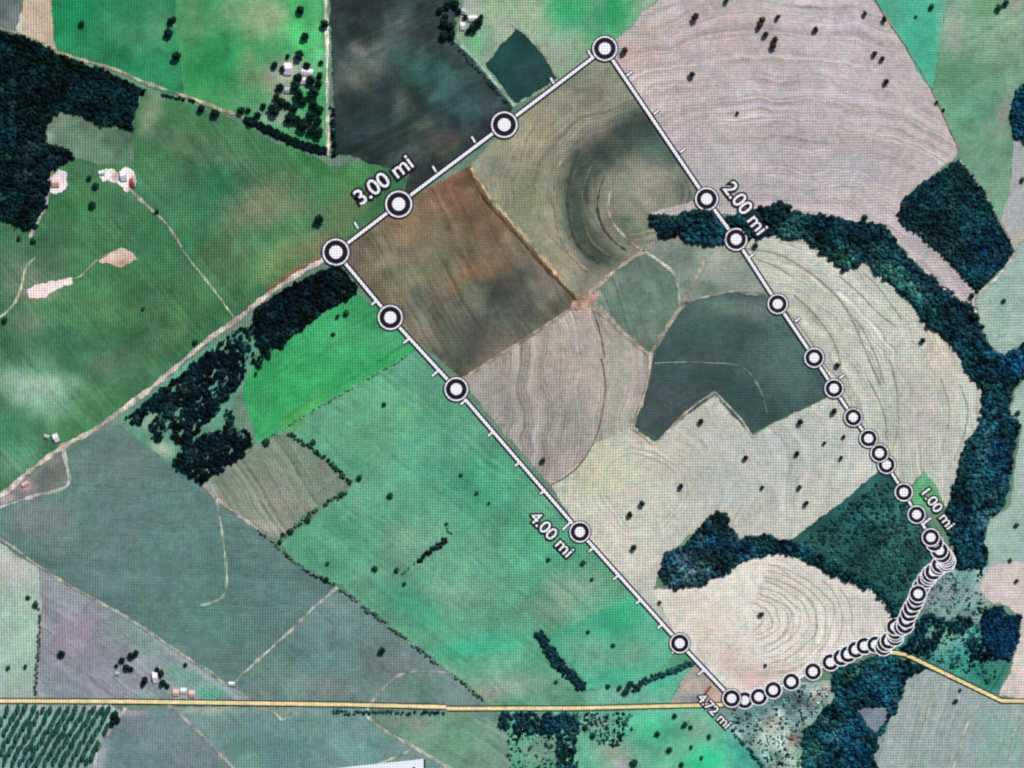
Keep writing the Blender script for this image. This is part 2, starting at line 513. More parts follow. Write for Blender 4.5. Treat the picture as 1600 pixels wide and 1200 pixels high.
for (x, y) in LINE: CLEAR_DISCS.append((x, y, 22 if x < 1000 and y < 650 else 18))
for (_, x, y, a, l, h) in TEXTS: CLEAR_BOXES.append((x, y, l, h, a))
ROAD_W = [(-260, 1090), (0, 1095), (200, 1096), (390, 1098.5), (550, 1101), (697, 1104.5)]
ROAD_M = [(698, 1107), (900, 1106.5), (1040, 1103), (1130, 1101)]
ROAD_E = [(1384, 1019), (1400, 1020), (1416, 1023), (1565, 1095), (1600, 1095.5), (1860, 1096)]
for r in (ROAD_W, ROAD_M, ROAD_E): CLEAR_LINES.append((r, 6.5))
EARTH_ROAD = [(525, 396), (480, 420), (430, 452), (372, 498), (325, 531), (270, 578), (225, 615), (180, 648), (140, 676), (100, 697), (45, 737), (0, 775), (-120, 850), (-260, 940)]
CLEAR_LINES.append((EARTH_ROAD, 6.0))
CLEAR_LINES.append(([(511, -80), (511, 245)], 5.0))

# ------------------------------------------------------------------ the land
B = 20000.0
g = mesh_obj("ground", np.array([(-B, -B, 0), (B, -B, 0), (B, B, 0), (-B, B, 0)]), np.array([[0, 1, 2, 3]], np.int32), M_LAND, None,
             np.tile(alb((98, 122, 100)), (4, 1)), np.zeros(4), np.zeros(4))
tag(g, "open grey green farmland stretching to the horizon", "ground", "structure")

field("field", "mixed green farmland under the smaller parcels", [(-260, -240), (1860, -240), (1860, 1440), (-260, 1440)], (98, 122, 100), var=0.12, step=14)

# --- upper left
field("stony_field", "small grey green stony field in the upper left corner", [(-260, -240), (40, -240), (40, 0), (31, 28), (26, 52), (0, 45), (-260, 20)], (98, 106, 98),
      [(10, 20, 20, 14, 0, (80, 90, 88), .7)], .2)
field("sandy_field", "narrow beige sandy strip beside the upper left green pasture", [(38, -240), (84, -240), (81, 0), (84, 62), (92, 80), (58, 64), (24, 50), (31, 25), (38, 0)], (188, 162, 138),
      [(28, 38, 8, 18, 0, (190, 195, 195), .7)], .06)
field("pasture", "dark emerald pasture above the big dark wood", [(84, -240), (290, -240), (275, 0), (272, 32), (280, 72), (288, 152), (232, 137), (180, 110), (130, 94), (92, 80), (84, 62), (81, 0)],
      (40, 128, 78), [(110, 20, 40, 40, 0, (20, 125, 75), .7), (200, 55, 50, 30, 20, (60, 130, 82), .7), (250, 30, 22, 40, 0, (88, 138, 100), .6), (190, 90, 60, 16, 25, (24, 108, 62), .6)], .14)
field("pasture", "bright green pasture fading to straw near the upper farmyard", [(290, -240), (516, -240), (512, 0), (512, 125), (510, 240), (385, 190), (350, 172), (288, 152), (280, 72), (272, 32), (275, 0)],
      (62, 142, 82), [(330, 100, 45, 50, 60, (34, 140, 74), .8), (405, 25, 60, 34, 10, (152, 164, 122), .85), (300, 30, 26, 40, 0, (100, 140, 98), .7), (470, 40, 26, 55, 0, (74, 196, 104), .85),
       (385, 105, 14, 40, 0, (120, 140, 100), .6), (420, 120, 24, 26, 0, (140, 138, 108), .7), (497, 60, 8, 70, 0, (110, 205, 130), .6), (440, 185, 60, 14, 18, (150, 140, 132), .75), (455, 115, 34, 26, 0, (196, 176, 166), .8), (440, 150, 22, 18, 0, (150, 138, 124), .7)], .15)
field("pasture", "wide mottled green pasture north of the earth road", [(206, 205), (212, 165), (228, 140), (288, 158), (345, 178), (383, 196), (430, 222), (500, 248), (516, 262), (560, 250), (645, 250), (625, 315), (525, 396), (430, 452), (372, 498), (270, 578), (180, 650), (100, 697), (0, 775), (-260, 940), (-260, 325), (0, 338), (40, 360), (62, 340), (74, 300), (80, 262), (118, 245), (206, 252)],
      (66, 112, 72), [(235, 175, 16, 36, 20, (150, 150, 122), .8), (290, 225, 50, 20, 20, (98, 110, 82), .6), (400, 320, 70, 30, -30, (118, 112, 84), .75), (480, 250, 60, 28, 20, (54, 122, 66), .7),
       (560, 290, 60, 30, -30, (62, 118, 62), .7), (330, 300, 40, 50, 40, (44, 108, 74), .7), (250, 380, 60, 50, 0, (50, 112, 70), .6), (120, 540, 80, 40, -20, (48, 116, 76), .6), (180, 490, 60, 60, 0, (72, 118, 70), .5),
       (45, 430, 40, 40, -30, (112, 120, 100), .7), (60, 460, 30, 12, -15, (150, 100, 90), .5), (110, 320, 40, 24, 0, (52, 112, 62), .6), (25, 395, 30, 26, 0, (92, 112, 92), .6), (45, 610, 60, 38, 30, (160, 184, 162), .85),
       (15, 680, 40, 40, 0, (60, 128, 92), .6), (160, 570, 30, 20, 0, (105, 110, 92), .5), (40, 505, 24, 20, 20, (120, 118, 105), .6), (300, 470, 60, 40, -30, (70, 116, 66), .5), (440, 405, 60, 26, -35, (112, 116, 74), .7), (500, 385, 40, 20, -35, (124, 104, 74), .65), (330, 540, 60, 10, -35, (62, 100, 70), .6), (340, 230, 60, 16, 25, (90, 108, 78), .6), (450, 330, 50, 20, -20, (126, 118, 92), .6), (540, 330, 40, 24, -35, (108, 104, 74), .6), (360, 400, 40, 40, 0, (96, 120, 78), .6), (230, 300, 40, 16, 0, (60, 120, 80), .6), (100, 600, 30, 16, 20, (120, 150, 118), .6), (210, 560, 40, 20, -30, (84, 122, 84), .6), (60, 560, 30, 14, 0, (96, 124, 92), .6), (270, 520, 40, 14, -30, (96, 112, 80), .5), (20, 725, 40, 20, -30, (110, 150, 122), .6)], .13, (52, 6, .2))
field("clearing", "olive grey clearing cut into the big dark wood", [(69, 210), (84, 176), (100, 171), (140, 189), (175, 198), (207, 204), (207, 256), (150, 256), (118, 246), (108, 232), (78, 224)],
      (100, 122, 98), [(90, 190, 18, 14, 0, (130, 132, 110), .6), (160, 225, 20, 24, 0, (92, 118, 86), .6), (76, 212, 8, 8, 0, (170, 180, 170), .8), (190, 235, 14, 14, 0, (70, 112, 82), .6)], .2)
field("bare_patch", "pale pink bare patch at the edge of the dark wood", [(76, 282), (88, 266), (104, 270), (106, 288), (98, 302), (76, 300)], (236, 212, 212), [(88, 288, 12, 12, 0, (236, 206, 206), .9)], .08, edge=2.2)
field("bare_patch", "white and rusty farmyard patch right of the pink bare patch", [(152, 268), (172, 262), (186, 272), (196, 260), (208, 266), (213, 290), (206, 300), (194, 296), (182, 284), (160, 282)], (222, 198, 190),
      [(194, 278, 10, 14, 0, (240, 220, 224), .9), (170, 270, 9, 6, 0, (215, 220, 210), .8), (207, 285, 5, 12, 0, (130, 70, 50), .8), (180, 274, 5, 8, 0, (120, 80, 60), .6)], .12, edge=2)
field("bare_patch", "long salmon bare patch low in the left pasture", [(42, 452), (60, 443), (96, 437), (114, 433), (114, 442), (88, 452), (72, 464), (44, 466)], (240, 208, 200), [(58, 456, 16, 8, -15, (244, 206, 202), .8)], .08, edge=1.8)
field("bare_patch", "small rust coloured bare patch above the salmon one", [(152, 408), (172, 394), (190, 387), (204, 392), (214, 404), (200, 412), (186, 418), (172, 414)], (206, 166, 148), [(180, 398, 16, 8, -30, (216, 186, 170), .8), (190, 412, 12, 5, 0, (140, 92, 66), .6)], .12, edge=1.8)

# --- upper middle
field("fallow_field", "dark slate fallow field right of the pale vertical lane", [(516, -240), (706, -240), (712, 0), (711, 60), (755, 112), (803, 165), (790, 195), (700, 260), (625, 318), (640, 268), (600, 262), (575, 255), (548, 243), (522, 242), (520, 130), (516, 40)],
      (48, 62, 58), [(575, 105, 60, 26, -25, (96, 92, 86), .7), (560, 75, 18, 12, 0, (118, 104, 98), .7), (590, 70, 14, 10, 0, (110, 100, 98), .6), (660, 115, 60, 34, 30, (42, 80, 70), .7), (720, 160, 50, 30, 40, (48, 72, 74), .8),
       (560, 20, 50, 20, 10, (58, 68, 72), .8), (620, 40, 40, 20, -20, (72, 78, 76), .6), (560, 200, 30, 24, 0, (48, 70, 70), .8), (625, 160, 16, 26, 20, (92, 96, 84), .6), (640, 240, 40, 14, -30, (84, 84, 78), .6), (680, 225, 34, 20, -35, (78, 76, 68), .7),
       (600, 150, 20, 20, 0, (54, 70, 76), .6), (700, 30, 14, 40, 0, (52, 60, 72), .6), (530, 130, 12, 30, 0, (96, 90, 86), .6), (548, 248, 14, 5, 0, (96, 122, 88), .7), (560, 130, 20, 16, 0, (112, 100, 90), .6), (700, 230, 30, 10, -35, (98, 86, 70), .6), (660, 200, 20, 16, 0, (80, 88, 72), .6), (590, 200, 24, 24, 0, (58, 80, 76), .6)], .34, (-28, 9, .26))
field("meadow", "pale green meadow above the topmost ring marker", [(711, 62), (724, 0), (745, -240), (1070, -240), (1030, 0), (1006, 18), (985, 44), (966, 58), (945, 76), (872, 126), (803, 165), (755, 112)],
      (138, 158, 128), [(890, 15, 40, 40, 20, (44, 152, 90), .9), (960, 20, 40, 30, -40, (36, 150, 86), .95), (925, 55, 34, 16, 30, (74, 148, 96), .7), (820, 20, 40, 30, 0, (150, 166, 128), .7), (745, 70, 22, 22, 40, (100, 170, 118), .8),
       (735, 12, 20, 20, 0, (176, 170, 164), .7), (800, 45, 20, 10, 0, (160, 158, 140), .6), (860, 90, 24, 20, 40, (142, 146, 122), .7), (765, 5, 20, 20, 0, (140, 170, 120), .6)], .1)
field("dark_parcel", "small dark teal parcel beside the pale green lane", [(758, 100), (782, 72), (808, 44), (822, 56), (836, 70), (854, 94), (872, 122), (806, 163)], (34, 68, 66), [(790, 90, 24, 20, 0, (32, 80, 70), .7), (830, 110, 24, 20, 40, (40, 72, 72), .7)], .14)

# --- inside the survey line, upper half
field("rough_field", "olive rough field with a dark swirl inside the surveyed block", [(735, 258), (790, 197), (945, 80), (1104, 312), (1150, 376), (1100, 385), (1010, 392), (955, 428), (905, 472), (850, 408), (800, 352), (765, 312)],
      (134, 126, 104), [(880, 130, 70, 30, -35, (128, 126, 106), .7), (850, 180, 50, 30, -30, (160, 138, 116), .7), (820, 215, 34, 30, -30, (150, 138, 108), .7), (1040, 222, 40, 34, 50, (58, 68, 64), .92), (1010, 195, 34, 24, 40, (60, 68, 64), .9), (980, 212, 40, 28, -30, (62, 70, 66), .92), (940, 238, 32, 28, -40, (62, 70, 64), .92), (913, 268, 26, 30, 0, (62, 72, 64), .92), (898, 304, 24, 30, 0, (60, 72, 62), .92), (898, 340, 24, 30, 0, (60, 74, 62), .92), (908, 374, 28, 28, 30, (60, 72, 62), .92), (930, 402, 30, 22, 40, (62, 72, 64), .92),
       (1030, 240, 40, 40, 50, (78, 96, 82), .8), (985, 290, 30, 24, 0, (128, 122, 104), .7), (880, 260, 16, 60, 10, (120, 116, 92), .5), (835, 300, 26, 60, -10, (140, 130, 100), .6),
       (1010, 290, 50, 16, -20, (148, 140, 122), .7), (975, 350, 18, 30, 0, (80, 104, 80), .7), (870, 420, 30, 40, 30, (132, 124, 96), .6), (1075, 300, 30, 20, 50, (100, 106, 96), .7), (985, 320, 34, 20, 0, (150, 140, 120), .6)], .15, ('arc', 1000, 300, 1.1, 0, 6, .3))
field("ploughed_field", "reddish brown ploughed field beside the 3.00 mi label", [(525, 396), (623, 319), (735, 258), (765, 310), (800, 350), (850, 406), (905, 470), (815, 532), (722, 592), (612, 497)],
      (116, 98, 78), [(705, 300, 60, 40, 20, (132, 90, 68), .9), (640, 350, 40, 24, -30, (134, 100, 74), .7), (760, 390, 50, 40, 50, (122, 94, 72), .7), (800, 470, 70, 60, 0, (74, 76, 70), .92), (680, 490, 60, 50, 40, (80, 84, 68), .88), (600, 420, 40, 34, 0, (124, 114, 90), .7),
       (730, 545, 60, 40, -30, (76, 82, 72), .88), (770, 345, 30, 40, 50, (108, 78, 58), .6), (860, 450, 40, 34, 40, (96, 88, 78), .7), (640, 530, 30, 30, 40, (122, 106, 86), .6), (712, 270, 30, 14, -35, (134, 92, 66), .6), (660, 420, 16, 50, 60, (98, 96, 72), .6), (740, 430, 14, 50, 60, (138, 92, 68), .6), (610, 440, 14, 40, 60, (100, 98, 74), .6), (590, 470, 30, 30, 0, (120, 104, 78), .6)], .2, (62, 5, .34))
field("grass_parcel", "grey green four sided parcel right of the pink crossroads", [(905, 472), (955, 428), (1010, 392), (1045, 420), (1060, 452), (1064, 478), (1040, 515), (1016, 553), (985, 530), (935, 470)], (98, 114, 98),
      [(1000, 450, 40, 40, 30, (88, 112, 96), .7), (960, 450, 24, 18, -30, (118, 122, 104), .6), (1010, 510, 20, 26, 0, (108, 120, 104), .6), (985, 405, 20, 10, -40, (78, 98, 78), .6)], .16, (70, 5, .28))
field("scrub_field", "grey tan wedge under the dark pointed grove", [(1010, 392), (1040, 372), (1080, 382), (1150, 376), (1216, 478), (1190, 462), (1140, 457), (1090, 468), (1064, 478), (1060, 452), (1045, 420)],
      (128, 132, 118), [(1130, 400, 50, 24, 10, (150, 148, 134), .8), (1070, 400, 24, 24, 0, (106, 118, 100), .7), (1100, 450, 40, 14, 0, (98, 114, 100), .8), (1180, 440, 24, 20, 40, (136, 138, 128), .6)], .13, (-60, 9, .12))
field("tan_field", "tan field with fine upright furrows below the pink crossroads", [(720, 592), (815, 532), (905, 474), (935, 470), (985, 530), (1016, 555), (1008, 605), (988, 665), (984, 690), (932, 692), (908, 722), (860, 757), (790, 680)],
      (160, 146, 134), [(790, 610, 50, 50, 0, (144, 132, 124), .8), (960, 600, 24, 70, 8, (158, 154, 136), .8), (850, 560, 60, 40, 0, (156, 142, 126), .6), (870, 640, 40, 60, 0, (148, 138, 130), .6), (915, 480, 16, 14, 0, (176, 140, 124), .8), (985, 640, 14, 40, 10, (176, 160, 146), .6), (830, 700, 50, 30, 40, (140, 130, 124), .6)], .09, ('arc', 600, 620, .72, 0, 4.2, .42))
field("dark_field", "dark slate green notched field in the centre", [(1066, 480), (1090, 468), (1140, 457), (1196, 461), (1218, 478), (1262, 545), (1296, 600), (1290, 622), (1200, 664), (1176, 679), (1145, 648), (1117, 615), (1070, 650), (1024, 690), (988, 665), (1010, 600), (1018, 556)],
      (62, 80, 76), [(1150, 480, 80, 22, 5, (104, 116, 106), .85), (1230, 530, 30, 40, 50, (86, 104, 94), .7), (1090, 500, 30, 24, 0, (86, 102, 92), .6), (1130, 600, 60, 24, 0, (50, 68, 66), .7), (1120, 520, 60, 26, 0, (62, 88, 80), .6), (1040, 640, 40, 40, 0, (72, 80, 80), .7), (1240, 580, 50, 50, 0, (76, 98, 90), .75), (1150, 620, 30, 40, 0, (54, 78, 74), .6), (1230, 510, 24, 30, 50, (60, 90, 80), .6)], .09, ('arc', 1090, 700, .9, 0, 5, .16))
field("wheat_field", "large pale straw field dotted with small trees", [(860, 757), (908, 722), (932, 692), (988, 667), (1024, 692), (1070, 652), (1117, 617), (1145, 650), (1176, 681), (1200, 666), (1292, 622), (1303, 607), (1386, 727), (1308, 790), (1232, 848), (1150, 845), (1125, 798), (1075, 838), (1040, 870), (1020, 922), (1062, 1005), (965, 895), (905, 830)],
      (184, 180, 166), [(930, 740, 60, 60, 0, (190, 184, 152), .9), (1010, 740, 50, 60, 0, (194, 190, 162), .7), (1050, 720, 40, 30, 0, (190, 176, 166), .6), (1200, 720, 90, 70, -35, (178, 178, 172), .8), (1330, 690, 40, 50, 50, (180, 182, 176), .6), (960, 850, 50, 40, 40, (196, 184, 162), .7), (1120, 760, 40, 40, 0, (178, 176, 170), .6), (1010, 690, 20, 14, 0, (196, 170, 150), .6), (1010, 890, 20, 34, 40, (192, 178, 160), .6)], .05, ('arc', 1000, 760, 1.0, 0, 4.5, .22))
field("terraced_field", "pale terraced field with long curved banks beside the river wood", [(1150, 376), (1200, 366), (1255, 372), (1300, 396), (1316, 424), (1352, 406), (1372, 428), (1392, 445), (1428, 482), (1448, 505), (1468, 520), (1494, 548), (1510, 582), (1537, 610), (1533, 660), (1512, 692), (1502, 720), (1490, 765), (1480, 792), (1460, 770), (1444, 736), (1413, 770), (1385, 727), (1303, 607), (1215, 477)],
      (184, 182, 166), [(1180, 400, 50, 20, 20, (176, 172, 152), .7), (1330, 450, 60, 30, 40, (196, 192, 178), .7), (1260, 480, 30, 60, -30, (178, 176, 158), .6), (1470, 560, 24, 40, -30, (206, 178, 152), .6), (1400, 640, 40, 60, 0, (166, 166, 154), .8), (1440, 640, 34, 70, 10, (178, 168, 158), .7), (1510, 640, 12, 50, 5, (190, 196, 182), .7), (1430, 710, 34, 30, 0, (176, 170, 158), .7), (1360, 560, 30, 60, -15, (186, 186, 172), .5)], .05, ('arc', 1130, 720, .92, -20, 4.2, .36))
field("grass_wedge", "small light green grass wedge touching the 1.00 mi label", [(1444, 737), (1460, 755), (1476, 790), (1460, 800), (1440, 800), (1424, 786), (1428, 758)], (96, 152, 104), [(1436, 775, 14, 16, 0, (84, 170, 104), .8)], .1)
field("dark_parcel", "dark teal wooded pasture left of the crowded ring markers", [(1382, 728), (1413, 768), (1490, 870), (1440, 935), (1402, 975), (1396, 945), (1368, 918), (1320, 890), (1300, 874), (1262, 858), (1228, 848), (1308, 790)],
      (36, 82, 78), [(1350, 820, 50, 24, -30, (28, 78, 84), .7), (1400, 830, 40, 40, 0, (46, 92, 78), .6), (1290, 845, 40, 16, 0, (48, 88, 84), .6), (1440, 890, 30, 40, 20, (50, 96, 84), .6), (1400, 780, 20, 20, 0, (34, 78, 70), .5)], .28, (-62, 5, .3))
field("stubble_field", "creamy stubble field with ring shaped furrows above the lowest markers", [(1020, 922), (1062, 918), (1100, 908), (1150, 884), (1200, 866), (1240, 870), (1290, 896), (1342, 910), (1366, 920), (1392, 948), (1394, 985), (1385, 1008), (1290, 1042), (1170, 1090), (1140, 1092), (1062, 1005)],
      (212, 202, 188), [(1100, 980, 50, 34, 40, (206, 192, 170), .8), (1250, 920, 60, 30, 20, (196, 188, 172), .7), (1150, 1040, 60, 24, 20, (204, 176, 166), .8), (1340, 960, 40, 40, 0, (194, 186, 176), .7), (1210, 960, 50, 50, 0, (206, 196, 182), .6), (1190, 1060, 40, 16, -20, (204, 170, 158), .7), (1060, 940, 40, 12, 0, (196, 178, 156), .5)], .045, ('arc', 1170, 975, 1.25, 10, 4.6, .3), fade=(1150, 1230))

# --- upper right
field("pink_field", "large pinkish grey ploughed field in the upper right", [(945, 76), (966, 58), (985, 44), (1006, 18), (1030, 0), (1070, -240), (1290, -240), (1367, 0), (1386, 30), (1420, 82), (1460, 150), (1497, 232), (1490, 248), (1446, 282), (1408, 314), (1404, 334), (1412, 350), (1440, 370), (1470, 396), (1500, 428), (1526, 460), (1528, 480), (1510, 478), (1460, 440), (1400, 380), (1380, 352), (1300, 342), (1200, 336), (1100, 334), (1010, 336), (1060, 320), (1104, 311)],
      (182, 166, 164), [(1000, 80, 40, 50, 50, (190, 160, 148), .8), (1130, 60, 90, 50, 0, (186, 162, 160), .7), (1300, 40, 60, 60, 0, (190, 172, 178), .7), (1050, 160, 50, 40, 50, (178, 158, 150), .6), (1250, 150, 120, 30, 0, (184, 170, 172), .6), (1200, 240, 120, 24, 0, (172, 162, 160), .7), (1330, 270, 80, 30, -15, (172, 166, 168), .6), (1150, 290, 80, 24, 0, (164, 160, 156), .7), (1430, 240, 40, 40, 0, (184, 170, 160), .6), (1450, 400, 60, 14, 45, (182, 170, 168), .7), (1240, 210, 100, 14, 5, (160, 150, 148), .5)], .06, ('arc', 1230, 560, 1.2, 5, 5, .3))
field("green_wedge", "mint green wedge beside the pinkish grey field", [(1290, -240), (1490, -240), (1480, 0), (1470, 60), (1464, 100), (1457, 140), (1438, 122), (1416, 78), (1386, 30), (1367, 0)], (74, 164, 130), [(1430, 60, 24, 60, 0, (64, 166, 132), .7), (1400, 20, 24, 24, 0, (84, 158, 132), .6), (1475, 30, 8, 40, 5, (136, 158, 138), .7)], .09)
field("meadow", "soft grey green meadow right of the mint wedge", [(1490, -240), (1860, -240), (1860, 100), (1600, 118), (1585, 145), (1574, 190), (1584, 222), (1580, 262), (1578, 330), (1560, 345), (1530, 296), (1500, 250), (1497, 232), (1457, 142), (1464, 100), (1480, 0)],
      (110, 142, 112), [(1490, 55, 14, 40, 5, (150, 150, 138), .85), (1500, 110, 60, 30, -20, (88, 138, 98), .7), (1520, 170, 50, 40, 0, (86, 142, 108), .8), (1560, 60, 50, 40, 0, (124, 142, 114), .7), (1545, 10, 20, 14, 0, (96, 138, 88), .6), (1570, 170, 14, 40, 15, (150, 146, 132), .8), (1540, 260, 24, 40, 0, (110, 150, 120), .6), (1588, 12, 14, 18, 0, (150, 142, 130), .7)], .11, (-30, 9, .1))
field("pale_field", "pale mauve field on the right edge below the blue pond wood", [(1584, 222), (1860, 224), (1860, 372), (1600, 372), (1586, 392), (1562, 345), (1578, 300)], (164, 162, 162), [(1595, 372, 14, 20, 0, (196, 168, 146), .6), (1590, 250, 10, 20, 0, (150, 156, 160), .6)], .08)
field("pale_field", "pale sage field below the dark blue green plantation", [(1587, 392), (1600, 374), (1860, 372), (1860, 520), (1600, 535), (1566, 556), (1550, 542), (1530, 505), (1526, 474), (1528, 462), (1562, 428)],
      (146, 168, 154), [(1570, 470, 24, 30, 0, (128, 160, 144), .7), (1540, 490, 14, 20, 0, (164, 176, 160), .6), (1600, 480, 30, 30, 0, (152, 172, 160), .6)], .07, ('arc', 1600, 620, 1, 0, 7, .12))

# --- right edge
field("pale_field", "pale sage field on the right edge beside the river wood", [(1586, 610), (1600, 592), (1860, 600), (1860, 872), (1540, 892), (1546, 862), (1536, 850), (1548, 812), (1578, 790), (1588, 720), (1597, 664), (1576, 650)], (150, 172, 158), [(1560, 850, 40, 30, 0, (146, 176, 160), .7), (1600, 760, 20, 40, 0, (166, 184, 172), .6)], .07)
field("pink_field", "salmon pink field at the right edge above the blue pond", [(1545, 886), (1580, 878), (1860, 872), (1860, 1096), (1600, 1094), (1560, 1086), (1578, 1050), (1592, 1000), (1597, 962), (1572, 946), (1546, 940), (1530, 918)], (198, 180, 172), [(1570, 910, 30, 24, 0, (204, 182, 172), .6), (1595, 1040, 14, 40, 10, (206, 184, 172), .7)], .05, (-70, 6, .05))
field("heath", "grey mauve heath right of the crowded ring markers", [(1492, 880), (1546, 884), (1530, 920), (1548, 942), (1530, 972), (1470, 978), (1440, 966), (1430, 945), (1455, 900)], (122, 140, 138), [(1470, 930, 24, 20, 40, (140, 136, 144), .8), (1500, 950, 40, 10, 0, (120, 160, 148), .7), (1510, 900, 24, 14, 0, (96, 142, 132), .7)], .3, (-62, 4, .35))
field("marsh", "teal grassy marsh beside the yellow road on the right", [(1440, 966), (1530, 972), (1540, 1010), (1550, 1028), (1582, 1032), (1560, 1086), (1480, 1048), (1416, 1022), (1392, 1010), (1400, 980)], (62, 134, 118), [(1455, 1000, 24, 20, 0, (140, 164, 156), .7), (1500, 990, 30, 14, -40, (120, 160, 140), .8), (1520, 1040, 40, 24, 0, (52, 138, 116), .8), (1425, 985, 18, 14, 0, (40, 80, 84), .8), (1540, 1060, 24, 14, 0, (44, 128, 104), .6)], .28, (-60, 5, .3))
field("grey_field", "smooth grey field with light streaks in the lower right corner", [(1420, 1052), (1446, 1046), (1500, 1066), (1563, 1098), (1600, 1098), (1860, 1098), (1860, 1440), (1364, 1440), (1372, 1200), (1363, 1178), (1372, 1148), (1400, 1108)], (142, 154, 148),
      [(1440, 1090, 30, 40, 0, (150, 154, 148), .7), (1500, 1150, 40, 60, 10, (140, 152, 146), .6), (1570, 1160, 40, 60, 0, (122, 158, 142), .7), (1395, 1160, 24, 40, 20, (154, 166, 160), .6), (1385, 1195, 24, 20, 0, (150, 168, 160), .6)], .05, (104, 4.5, .24))

# --- lower left
field("stubble_field", "broad grey green field left of the dark grove", [(-260, 780), (0, 792), (98, 770), (110, 757), (106, 706), (140, 682), (185, 662), (232, 702), (310, 757), (342, 782), (400, 826), (462, 882), (528, 917), (440, 1000), (364, 1072), (300, 1032), (240, 990), (180, 952), (100, 910), (0, 842)],
      (88, 112, 104), [(60, 820, 60, 40, 20, (118, 122, 118), .8), (180, 720, 60, 40, 0, (92, 104, 96), .6), (300, 880, 70, 60, 0, (84, 116, 106), .7), (180, 900, 70, 40, 20, (94, 114, 110), .7), (330, 960, 60, 40, 40, (90, 126, 112), .8), (430, 930, 50, 50, 0, (92, 116, 112), .7), (210, 800, 60, 40, 0, (88, 104, 100), .6), (380, 870, 30, 60, 0, (86, 108, 102), .6), (240, 945, 40, 16, 20, (86, 124, 104), .7)], .08, (3, 4.5, .17))
field("pale_field", "pale mint field at the left edge above the yellow road", [(-260, 780), (0, 845), (30, 872), (60, 888), (66, 950), (60, 1000), (56, 1094), (-260, 1094)], (146, 168, 150), [(20, 885, 40, 28, 20, (186, 172, 168), .85), (20, 1000, 40, 60, 0, (150, 180, 158), .7), (10, 1070, 40, 20, 0, (150, 164, 150), .6)], .08)
field("mauve_field", "dusty mauve field around the small roadside farm", [(60, 888), (100, 911), (180, 954), (240, 992), (300, 1034), (364, 1074), (410, 1098), (56, 1096), (60, 1000), (66, 950)],
      (132, 132, 136), [(115, 1000, 40, 50, 20, (146, 126, 142), .85), (100, 930, 40, 20, 30, (130, 134, 134), .7), (220, 1000, 50, 24, 30, (116, 138, 126), .8), (300, 1060, 40, 20, 20, (96, 138, 118), .8), (335, 1085, 24, 12, 0, (62, 146, 106), .8), (150, 1070, 50, 24, 20, (142, 134, 144), .7), (240, 1085, 30, 12, 0, (110, 140, 124), .6), (200, 1040, 30, 20, 0, (140, 140, 142), .6)], .1, (35, 6, .24))
field("grey_field", "grey green triangular field with one round tree above the yellow road", [(364, 1074), (440, 1002), (528, 918), (562, 940), (622, 990), (695, 1046), (770, 1104), (575, 1102), (400, 1098)],
      (102, 122, 114), [(500, 1010, 60, 50, 0, (90, 116, 112), .8), (500, 1070, 60, 20, 0, (124, 126, 120), .7), (640, 1070, 50, 18, 0, (92, 122, 104), .8), (600, 1040, 40, 30, 0, (104, 112, 110), .6), (430, 1060, 40, 24, 0, (108, 132, 122), .6)], .11, (40, 5, .15))
field("pasture", "long teal green pasture left of the survey line", [(560, 458), (612, 500), (713, 608), (906, 831), (1062, 1005), (1140, 1092), (1090, 1104), (900, 1106), (770, 1102), (695, 1044), (622, 988), (562, 938), (530, 914), (462, 880), (438, 850), (545, 765), (552, 752), (450, 675), (402, 694), (376, 604), (402, 548), (440, 540), (500, 492)],
      (86, 144, 110), [(600, 520, 40, 24, -30, (80, 152, 106), .7), (590, 660, 70, 60, 0, (92, 152, 104), .7), (680, 720, 70, 60, 40, (78, 138, 110), .7), (540, 840, 60, 50, 0, (78, 146, 112), .7), (760, 760, 60, 60, 45, (64, 146, 108), .8), (860, 860, 60, 50, 45, (66, 148, 106), .7),
       (640, 850, 60, 40, 0, (104, 146, 116), .7), (600, 920, 60, 24, 35, (98, 146, 116), .7), (650, 950, 50, 24, 30, (52, 148, 110), .8), (880, 935, 60, 34, -30, (120, 142, 118), .85), (740, 1010, 70, 16, -10, (54, 156, 116), .8), (800, 1070, 60, 24, 0, (134, 148, 128), .8), (720, 930, 60, 30, 0, (110, 148, 122), .7), (700, 1060, 40, 24, 30, (110, 148, 122), .6), (560, 780, 20, 40, 20, (100, 150, 116), .6), (770, 1000, 50, 20, 0, (60, 154, 118), .6), (760, 1085, 24, 14, 0, (160, 144, 126), .6), (460, 660, 20, 10, -30, (80, 130, 60), .6)], .12, (38, 7, .14))
field("grass_parcel", "vivid green grass strip below the oblong black wood", [(376, 604), (402, 548), (440, 540), (500, 492), (560, 458), (596, 488), (650, 548), (560, 598), (480, 646), (404, 692), (390, 650)], (52, 148, 84), [(430, 610, 44, 50, 0, (44, 154, 82), .7), (540, 530, 60, 24, -32, (64, 150, 94), .7), (470, 640, 50, 10, -30, (70, 140, 66), .7), (610, 530, 30, 20, -30, (84, 148, 108), .6)], .12, (-32, 6, .16))
field("grass_parcel", "turquoise grass parcel beside the long dark hedge", [(845, 1000), (900, 972), (975, 935), (995, 930), (1042, 984), (1062, 1010), (1030, 1045), (975, 1070), (915, 1078), (912, 1058), (880, 1028)], (78, 156, 120), [(960, 965, 50, 24, -25, (48, 154, 106), .9), (920, 1020, 40, 20, 30, (110, 154, 128), .7), (990, 1020, 34, 20, -25, (112, 144, 120), .8), (960, 1058, 40, 14, 0, (60, 162, 122), .8), (870, 990, 24, 10, -30, (50, 140, 100), .6)], .1)
